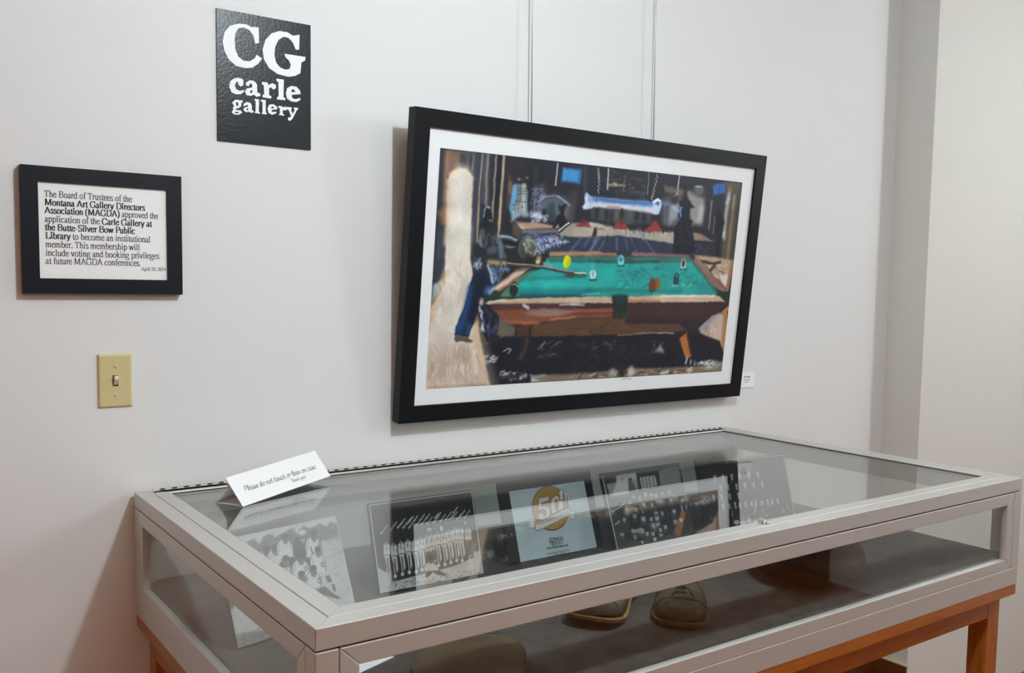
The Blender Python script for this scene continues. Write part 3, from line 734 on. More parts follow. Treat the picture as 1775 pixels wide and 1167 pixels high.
307,996,315,993,342,965,331]],['p',(187,167,151),8,[885,417,934,383,995,370,1003,489,946,457,895,431]],['p',(152,152,168),10,[893,418,934,383,968,373,936,
399,913,423]],['l',(172,126,76),8,[988,377,994,477],14,1.0],['l',(192,112,56),6,[980,373,996,361],13,1.0],['s',[(225,205,190),(150,120,100)],16,[909,423,
962,410,979,466,929,448],22,4,-60],['p',(97,92,82),7,[191,379,210,391,241,408,239,426,203,431,184,418]],['p',(72,50,42),9,[246,410,286,408,290,455,258,
487,252,449]],['p',(29,31,39),7,[144,461,176,445,214,430,299,431,432,432,559,432,731,431,805,435,879,431,977,455,1000,494,991,513,894,527,744,527,570,526,
448,525,309,529,252,543,185,543,159,502]],['l',(150,125,108),4,[579,432,678,428,731,428],3,1.0],['l',(190,170,160),5,[731,428,785,430],3,1.0],['s',[(52,
55,60),(70,74,80),(40,44,56)],44,[416,444,581,447,645,469,564,472,421,463],19,4,-8],['s',[(24,26,36),(38,42,54)],40,[419,473,737,476,816,511,637,518,423,
513],29,8,-5],['p',(132,142,152),9,[722,480,741,460,757,485]],['s',[(90,96,104)],14,[691,449,755,450,760,485,703,483],11,3,60],['l',(80,60,52),12,[282,
436,279,459,264,482],11,0.9],['l',(34,30,32),8,[287,408,290,450,275,483],6,1.0],['s',[(170,176,186),(120,128,140),(200,204,208)],34,[152,474,196,478,199,
490,153,493],13,3,-20],['s',[(185,190,200),(150,158,170)],40,[204,513,256,520,303,527,286,540,211,532],15,4,-10],['l',(165,165,172),4,[211,465,225,458,
233,461,226,470],3,1.0],['l',(150,150,158),6,[325,454,336,446],4,0.8],['s',[(110,112,120),(80,84,92)],18,[318,446,384,445,388,486,322,482],13,3,-15],['l',
(60,48,44),7,[203,530,251,530,279,521],8,1.0],['l',(28,30,40),6,[256,520,264,546],7,1.0],['l',(28,30,40),6,[290,512,295,541],7,1.0],['p',(205,205,205),
10,[303,531,344,528,376,545,304,546]],['p',(127,110,92),8,[303,533,368,529,410,531,554,529,652,524,744,527,894,527,1003,517,1006,551,747,547,412,548,340,
548]],['s',[(205,195,180),(90,80,72),(160,140,118),(60,56,54)],60,[410,532,571,531,781,531,895,532,859,547,411,542],19,5,-8],['e',(192,192,196),14,[945,
525],34,11,1.0],['s',[(60,66,80),(230,230,232)],18,[885,516,987,513,994,536,895,535],19,4,-15],['e',(185,180,170),12,[639,532],11,13,1.0],['e',(160,158,
150),12,[571,533],10,11,1.0],['e',(40,40,44),14,[605,532],14,15,1.0],['l',(210,205,200),8,[754,542,779,538],8,1.0],['p',(162,102,52),5,[809,446,838,430,
850,463,865,500,841,501,825,473]],['l',(60,36,28),5,[807,435,823,473,840,500],4,1.0],['l',(66,40,30),7,[841,428,855,463,868,496],7,1.0],['l',(182,188,198),
6,[849,501,847,517],6,1.0],['l',(170,180,195),6,[866,509,866,518],5,1.0],['l',(150,160,175),6,[882,513,880,521],4,1.0],['p',(212,200,185),5,[24,72,30,56,
40,45,54,40,71,41,84,48,92,57,93,90,94,131,95,161,96,210,97,230,106,267,108,281,101,311,96,340,86,371,71,407,105,428,128,379,144,447,165,505,177,547,-1,
548,-3,452,0,361,29,313,32,277,28,182,25,115]],['l',(206,178,142),14,[25,72,28,135,31,207],9,0.9],['l',(222,190,150),10,[30,56,52,42,74,43],6,0.8],['l',
(226,224,214),40,[63,59,61,93,65,153,67,211],33,1.0],['l',(214,210,200),50,[62,181,64,231,70,282,67,344,55,407],39,1.0],['l',(205,175,138),18,[35,279,10,
351,3,377],13,0.9],['l',(190,150,118),18,[4,361,1,386],12,0.8],['p',(193,174,158),70,[-2,452,67,445,132,438,148,470,177,547,-1,548]],['l',(205,196,186),
60,[46,326,40,423],47,0.7],['l',(158,136,120),24,[81,454,83,520],14,0.5],['l',(158,136,120),24,[102,455,104,521],14,0.5],['l',(158,136,120),24,[42,454,
39,518],14,0.3],['l',(158,136,120),24,[14,453,11,517],14,0.4],['l',(208,178,140),16,[125,379,135,438,150,493,168,540],13,0.9],['l',(230,222,210),14,[122,
446,136,515],9,0.7],['s',[(215,198,182),(172,148,130),(225,212,200)],60,[2,453,134,451,165,539,5,543],28,3,86],['s',[(226,222,214),(198,186,170)],26,[36,
242,97,278,87,344,13,386],36,4,80],['l',(150,110,84),9,[10,544,163,544],4,0.5],['p',(44,50,58),8,[100,238,133,232,147,221,169,216,198,226,205,258,189,292,
166,303,136,270,109,273]],['p',(29,31,34),6,[126,145,123,133,131,122,142,125,149,138,151,148,155,156,148,162,151,177,157,208,125,209,117,170]],['l',(172,
186,216),4,[128,129,134,121,142,124],3,1.0],['l',(110,135,180),4,[126,145,128,129],4,1.0],['l',(120,115,108),5,[144,152,151,153],4,1.0],['p',(40,42,46),
8,[118,174,168,171,172,221,133,235,118,231]],['s',[(110,100,92),(78,84,92),(60,62,66)],40,[118,178,168,175,169,217,127,229],13,4,75],['s',[(120,140,150),
(90,105,115)],10,[116,182,129,181,128,210,118,211],15,3,85],['p',(27,40,64),5,[122,258,142,268,163,293,165,307,150,323,130,344,128,361,114,403,109,421,
69,421,72,403,86,371,96,340,103,300,112,277]],['p',(27,44,72),5,[97,326,154,312,133,357,121,383,106,426,70,421,72,401,87,363]],['l',(36,66,116),16,[104,
311,94,371,79,409],13,1.0],['l',(24,27,36),24,[135,293,126,336,117,378],21,0.9],['l',(40,76,122),9,[108,401,105,421],8,0.8],['l',(20,22,30),3,[69,421,108,
426],3,1.0],['p',(86,79,73),4,[70,421,103,427,111,432,120,437,118,441,90,437,75,440,68,432]],['p',(31,33,47),6,[130,357,152,350,191,379,191,416,160,445,
140,402]],['s',[(60,70,105),(22,24,30),(90,95,110)],24,[147,357,188,384,185,413,159,438],19,4,80],['s',[(172,182,204),(212,218,226),(60,66,80)],40,[133,
361,142,361,152,418,144,415],11,3,70],['l',(120,90,70),6,[142,417,157,440,160,445],4,1.0],['e',(195,175,150),8,[137,344],6,8,1.0],['l',(162,142,92),8,[150,
249,175,251,199,252],10,1.0],['l',(60,58,52),4,[185,247,184,259],4,1.0],['s',[(200,205,215),(140,160,190),(70,88,115)],18,[104,242,124,246,130,260,108,
265],18,4,85],['s',[(120,140,172),(86,104,132),(40,50,66)],40,[150,260,196,258,188,288,164,299],21,4,65],['l',(170,188,210),6,[148,257,159,276,166,297],
5,1.0],['l',(60,100,190),9,[146,321,154,310],8,0.8],['l',(160,190,210),10,[159,320,168,312],10,0.8],['l',(110,150,185),9,[199,265,208,266],9,0.8],['p',
(70,84,98),6,[173,188,189,185,208,189,227,194,236,203,224,211,201,210,192,203,192,222,203,240,180,239,174,209]],['l',(22,25,30),9,[190,200,209,204,231,
206],13,1.0],['l',(156,180,204),6,[176,188,199,188,225,194],4,1.0],['l',(120,132,140),10,[180,203,185,237],6,0.7],['l',(185,190,185),5,[196,212,222,213],
3,0.8],['p',(36,37,39),8,[198,218,238,210,251,246,204,251]],['l',(90,110,130),14,[151,223,167,219],11,0.8],['e',(88,93,87),6,[262,213],28,31,1.0],['e',
(58,62,60),20,[253,219],16,20,1.0],['l',(166,172,152),5,[258,192,280,197,288,210,285,228],3,1.0],['e',(150,155,140),14,[261,206],8,13,0.8],['s',[(212,212,
190),(40,44,42),(140,150,130)],26,[247,201,280,199,282,226,251,227],7,2,50],['e',(40,36,36),10,[272,244],23,13,1.0],['e',(165,142,110),8,[297,240],7,11,
1.0],['e',(220,205,170),5,[295,245],5,4,1.0],['l',(150,175,175),8,[314,248,336,253],6,0.8],['s',[(70,84,120),(110,126,165)],60,[244,178,331,176,387,193,
347,210,297,224],12,4,30],['s',[(152,166,202),(208,214,226),(180,190,215)],130,[284,191,312,188,331,176,358,174,389,193,346,202,299,223,287,224],7,2,40],
['l',(58,58,62),4,[204,252,290,256,390,268,448,271],7,1.0],['l',(175,174,168),3,[204,250,247,252,314,255,390,265,450,269],2,1.0],['l',(218,212,202),3,[414,
269,450,270],4,1.0],['e',(66,66,60),7,[401,276],18,6,1.0],['l',(24,90,92),6,[422,278,451,278],5,1.0],['e',(207,217,14),3,[386,243],12,17,1.0],['e',(150,
170,10),8,[391,246],4,10,0.6],['e',(205,228,232),4,[474,274],10,14,1.0],['e',(60,120,130),6,[474,272],3,7,0.7],['l',(24,60,66),4,[466,287,486,287],4,1.0],
['e',(110,180,180),16,[471,250],8,8,0.6],['l',(46,46,56),8,[555,215,596,212],13,1.0],['l',(50,70,72),16,[580,228,604,231],17,0.8],['e',(112,202,206),4,
[566,234],11,15,1.0],['e',(30,90,96),8,[565,231],6,6,0.8],['l',(16,60,62),4,[556,248,579,247],3,1.0],['e',(222,226,220),4,[797,238],10,14,1.0],['e',(86,
36,30),4,[797,236],7,10,1.0],['l',(20,70,70),4,[789,251,812,251],4,1.0],['e',(25,76,80),4,[775,278],11,16,1.0],['l',(190,210,210),3,[774,269,776,272],2,
1.0],['l',(14,60,64),5,[766,291,788,291],4,1.0],['l',(150,200,198),8,[763,296,779,297],5,0.7],['e',(134,88,46),4,[705,294],11,16,1.0],['e',(112,60,46),
4,[688,298],13,19,1.0],['l',(20,84,84),6,[679,313,701,313],4,1.0]]
CV = (0.0775, 1.1652, 0.0838, 0.6792)
img = paint(PAINT, 547, 600, 350, 0.26, 3, 3.5)
print_sheet('canvas', img, CV[0], CV[1], CV[2], CV[3], 0.0072, 'painting', art, gain=1.04)
bm = bmesh.new()
rnd = random.Random(4)
for k in range(7):
    x = 0.735 + k * 0.006
    ribbon(bm, [(x, 0.078 + rnd.uniform(-0.003, 0.003)), (x + 0.005, 0.080 + rnd.uniform(-0.004, 0.004)), (x + 0.009, 0.077)], lambda d: 0.0009, lambda a, b: Vector((a, 0.0076, b)))
link('signature', bm, 'ink', art)

for nm, x_lo, x_hi, lab in (('picture_cable', 1.060, 1.053, 'thin steel cable rising from the left half of the big painting to the ceiling'),
                            ('picture_cable', 1.510, 1.505, 'thin steel cable rising from the right half of the big painting to the ceiling')):
    o = empty(nm, (x_hi, -0.02, ZC))
    bm = bmesh.new()
    tube(bm, [(x_lo - x_hi, -0.004, 2.00 - ZC), (0, 0, -0.012)], 0.0019, 10)
    link('wire', bm, 'cable', o, smooth=True)
    link('ceiling_hook', boxes((-0.006, 0.006, -0.006, 0.012, -0.014, -0.0005)), 'cable', o)
    tag(o, lab, 'cable', 'cables holding the painting')

card = empty('wall_label', (1.958, -0.0005, 1.3245))
tag(card, 'small white printed label card on the wall at the lower right corner of the painting', 'label')
link('card', boxes((0, 0.0665, -0.003, 0, 0, 0.050)), 'paper', card)
bm = bmesh.new()
pl = lambda x, z: Vector((x, -0.0034, z))
letter(bm, [('Pool Table', 1)], 0.012, 0.0335, 0.043, 0.0335, 0.0082, pl, serif=False, bthick=17, bthin=11)
for x0, x1, z in ((0.012, 0.022, 0.026), (0.026, 0.041, 0.026), (0.018, 0.032, 0.019)):
    ribbon(bm, [(x0, z), (x1, z)], lambda d: 0.0022, pl)
link('lettering', bm, 'ink_soft', card)

# ---------------------------------------------------------------- the display case
X0, X1, YB, YF, ZT, ZR, ZB, ZW, ZWT, SL, LA, LB = (0.03144, 1.88402, -0.012, -0.96077, 1.20057, 1.16843, 0.93469, 1.00398, 1.13859, 0.90843, 0.03298, 0.06375)
DECK = 1.008
GL = ZT - 0.0035                     # upper face of the lid glass
case = empty('display_case', (X0, YF, 0))
tag(case, 'long glass display case with aluminium frame on an orange-brown wooden stand', 'display case')
OFF = Vector((-X0, -YF, 0))
def part(name, bm, mat, parent=case, **k):
    if parent is case:
        for v in bm.verts:
            v.co += OFF
    return link(name, bm, mat, parent, **k)
for q in mitre_pieces(X0, X1, YF, YB, LA - 0.0008, 0.0002):
    bm = bmesh.new(); ring_piece(bm, q, 'z', ZR + 0.0012, ZT)
    part('top_rail', bm, 'alu', bevel=0.0013)
# lid: frame, glass, seal, lock
bm = bmesh.new()
for q in mitre_pieces(X0 + LA + 0.0006, X1 - LA - 0.0006, YF + LA + 0.0006, YB - 0.0125, LB - LA, 0.0002):
    ring_piece(bm, q, 'z', ZT - 0.0072, ZT)
lid = part('lid_frame', bm, 'alu', bevel=0.0013)
bm = boxes((X0 + LB - 0.004, X1 - LB + 0.004, YF + LB - 0.004, YB - 0.0125 - (LB - LA) + 0.004, GL - 0.003, GL))
for v in bm.verts: v.co += OFF
link('lid_glass', bm, 'glass', lid)
bm = bmesh.new()
for q in mitre_pieces(X0 + LB - 0.0002, X1 - LB + 0.0002, YF + LB - 0.0002, YB - 0.0123 - (LB - LA), 0.0030, 0.0):
    ring_piece(bm, q, 'z', GL + 0.0002, GL + 0.0012)
for v in bm.verts: v.co += OFF
link('glass_seal', bm, 'gasket', lid)
bm = bmesh.new()
bmesh.ops.create_cone(bm, cap_ends=True, segments=28, radius1=0.0115, radius2=0.0095, depth=0.005, matrix=Matrix.Translation((0.977, YF + LB - 0.016, ZT + 0.0026)))
bmesh.ops.create_cone(bm, cap_ends=True, segments=20, radius1=0.005, radius2=0.004, depth=0.003, matrix=Matrix.Translation((0.977, YF + LB - 0.016, ZT + 0.006)))
for v in bm.verts: v.co += OFF
link('lid_lock', bm, 'chrome', lid, bevel=0.0006, smooth=True)
# piano hinge along the back
hx0, hx1, hy = X0 + LA + 0.004, X1 - LA + 0.006, YB - 0.0068
bm = boxes((hx0, hx1, hy - 0.0058, hy + 0.0058, ZT - 0.0045, ZT - 0.0012))
part('hinge_leaf', bm, 'steel')
bm, dk = bmesh.new(), bmesh.new()
pitch = 0.0254
k = 0
while hx0 + k * pitch < hx1:
    a = hx0 + k * pitch
    tube(bm, [(a, hy, ZT + 0.0006), (min(a + pitch * 0.56, hx1), hy, ZT + 0.0006)], 0.0030, 10)
    b0, b1 = a + pitch * 0.57, min(a + pitch * 0.99, hx1)
    if b1 > b0: tube(dk, [(b0, hy, ZT + 0.0002), (b1, hy, ZT + 0.0002)], 0.0027, 10)
    k += 1
part('hinge', bm, 'steel')
part('hinge_pin', dk, 'gasket')
# body posts, glazed frames, base
PW = 0.0334
for px, sx in ((X0, 1), (X1, -1)):
    for py, sy in ((YF, 1), (YB, -1)):
        xa, xb = sorted((px, px + sx * PW)); ya, yb = sorted((py, py + sy * PW))
        part('corner_post', boxes((xa, xb, ya, yb, ZB + 0.0435, ZR - 0.0012)), 'alu', bevel=0.0013)
LEDGE = ZB + 0.043
def glazed(name, axis, a0, a1, h0, h1, g0, g1):
    bm = bmesh.new()
    zlo, zhi = LEDGE + 0.0006, ZR - 0.0014
    wst = 0.0290
    wt, wb = zhi - ZWT, ZW - zlo
    O = [(a0, zlo), (a1, zlo), (a1, zhi), (a0, zhi)]
    I = [(a0 + wst, zlo + wb), (a1 - wst, zlo + wb), (a1 - wst, zhi - wt), (a0 + wst, zhi - wt)]
    for k in range(4):
        q = [O[k], O[(k + 1) % 4], I[(k + 1) % 4], I[k]]
        dx = [(1, 0), (0, 1), (-1, 0), (0, -1)][k]
        g = 0.0002
        q = [(q[0][0] + dx[0] * g, q[0][1] + dx[1] * g), (q[1][0] - dx[0] * g, q[1][1] - dx[1] * g), (q[2][0] - dx[0] * g, q[2][1] - dx[1] * g), (q[3][0] + dx[0] * g, q[3][1] + dx[1] * g)]
        ring_piece(bm, q, axis, h0, h1)
    fr = part(name, bm, 'alu', bevel=0.0013)
    m = {'x': (g0, g1, a0 + wst - 0.003, a1 - wst + 0.003), 'y': (a0 + wst - 0.003, a1 - wst + 0.003, g0, g1)}[axis]
    bm = boxes((*m, ZW - 0.003, ZWT + 0.003))
    for v in bm.verts: v.co += OFF
    link('glass_pane', bm, 'glass', fr)
g = 0.0016
glazed('front_frame', 'y', X0 + PW + g, X1 - PW - g, YF + 0.0004, YF + 0.016, YF + 0.009, YF + 0.013)
glazed('back_frame', 'y', X0 + PW + g, X1 - PW - g, YB - 0.016, YB - 0.0004, YB - 0.013, YB - 0.009)
glazed('side_frame', 'x', YF + PW + 0.0006, YB - PW - 0.0006, X0 + 0.0002, X0 + 0.016, X0 + 0.009, X0 + 0.013)
glazed('side_frame', 'x', YF + PW + 0.0006, YB - PW - 0.0006, X1 - 0.016, X1 - 0.0002, X1 - 0.013, X1 - 0.009)
bm = bmesh.new()
for q in mitre_pieces(X0 + 0.005, X1 - 0.005, YF + 0.005, YB - 0.005, 0.008, 0.0):
    ring_piece(bm, q, 'z', ZR - 0.004, ZR + 0.004)
part('seal_strip', bm, 'gasket')
for q in mitre_pieces(X0, X1, YF, YB, 0.028, 0.0002):
    bm = bmesh.new(); ring_piece(bm, q, 'z', ZB, ZB + 0.043)
    part('base_rail', bm, 'alu', bevel=0.0013)
part('display_deck', boxes((X0 + 0.018, X1 - 0.018, YF + 0.018, YB - 0.018, ZB + 0.002, DECK)), 'felt')
# wooden stand
part('wood_slab', boxes((X0 + 0.001, X1 - 0.001, YF + 0.001, YB - 0.001, SL, ZB - 0.0004)), 'wood_x', bevel=0.0015)
AP = 0.852
lx0, lx1, ly0, ly1, lw = X0 + 0.021, X1 - 0.019, YF + 0.029, YB - 0.025, 0.054
part('apron', boxes((lx0 + lw, lx1 - lw, ly0 + 0.0005, ly0 + 0.022, AP, SL - 0.0025)), 'wood_x', bevel=0.001)
part('apron', boxes((lx0 + lw, lx1 - lw, ly1 - 0.022, ly1 - 0.0005, AP, SL - 0.0025)), 'wood_x', bevel=0.001)
part('apron', boxes((lx0 + 0.0005, lx0 + 0.022, ly0 + 0.048, ly1 - 0.048, AP, SL - 0.0025)), 'wood_z', bevel=0.001)
part('apron', boxes((lx1 - 0.022, lx1 - 0.0005, ly0 + 0.048, ly1 - 0.048, AP, SL - 0.0025)), 'wood_z', bevel=0.001)
for xa in (lx0, lx1 - lw):
    for ya in (ly0, ly1 - 0.048):
        part('leg', boxes((xa, xa + lw, ya, ya + 0.048, 0.0, SL - 0.0008)), 'wood_z', bevel=0.0015)

# ---------------------------------------------------------------- folded card on the lid
TA = Vector((0.1854, -0.2474, GL)); TD = Vector((0.2527, 0.1364, 0.0120))
tent = empty('table_tent', TA)
tag(tent, 'folded white card tent with handwritten request, standing on the glass lid', 'card')
back0 = Vector((0.1491, -0.1820, GL)) - TA; top0 = Vector((0.161, -0.215, 1.2528)) - TA
prof = [Vector((0, 0, 0)), top0]
n_in = (Vector((0.02, -0.03, 0)))
for t in (0.25, 0.5, 0.75, 1.0):
    p = top0.lerp(back0, t) + n_in * (math.sin(t * math.pi) * 0.42)
    prof.append(p)
prof.append(back0.lerp(Vector((0, 0, 0)), 0.5) + Vector((0, 0, 0.0006)))
prof.append(Vector((-0.001, 0.0016, 0.0004)))
bm = bmesh.new()
rows = [[bm.verts.new(p + TD * t + Vector((0, 0, 0.0003))) for t in (0, 1)] for p in prof]
for a, b in zip(rows, rows[1:]):
    bm.faces.new([a[0], a[1], b[1], b[0]])
o = link('folded_card', bm, 'thin_paper', tent)
md = o.modifiers.new('thick', 'SOLIDIFY'); md.thickness = 0.0004; md.offset = 0
fu = TD.normalized(); fv = top0.normalized(); fn = fu.cross(fv).normalized()
if fn.y > 0: fn = -fn
Lc, Hc = TD.length, top0.length
tput = lambda x, z: fu * x + fv * z + fn * 0.0009 + Vector((0, 0, 0.0003))
bm = bmesh.new()
letter(bm, [('Please do not touch or lean on case', 0)], 0.028, 0.0287, 0.257, 0.0278, 0.0185, tput, table=HAND, thick=5.0, thin=4.0, slant=0.15)
letter(bm, [('Thank you!', 0)], 0.163, 0.0146, 0.211, 0.0143, 0.0125, tput, table=HAND, thick=5.5, thin=4.5, slant=0.15)
link('handwriting', bm, 'ink', tent)

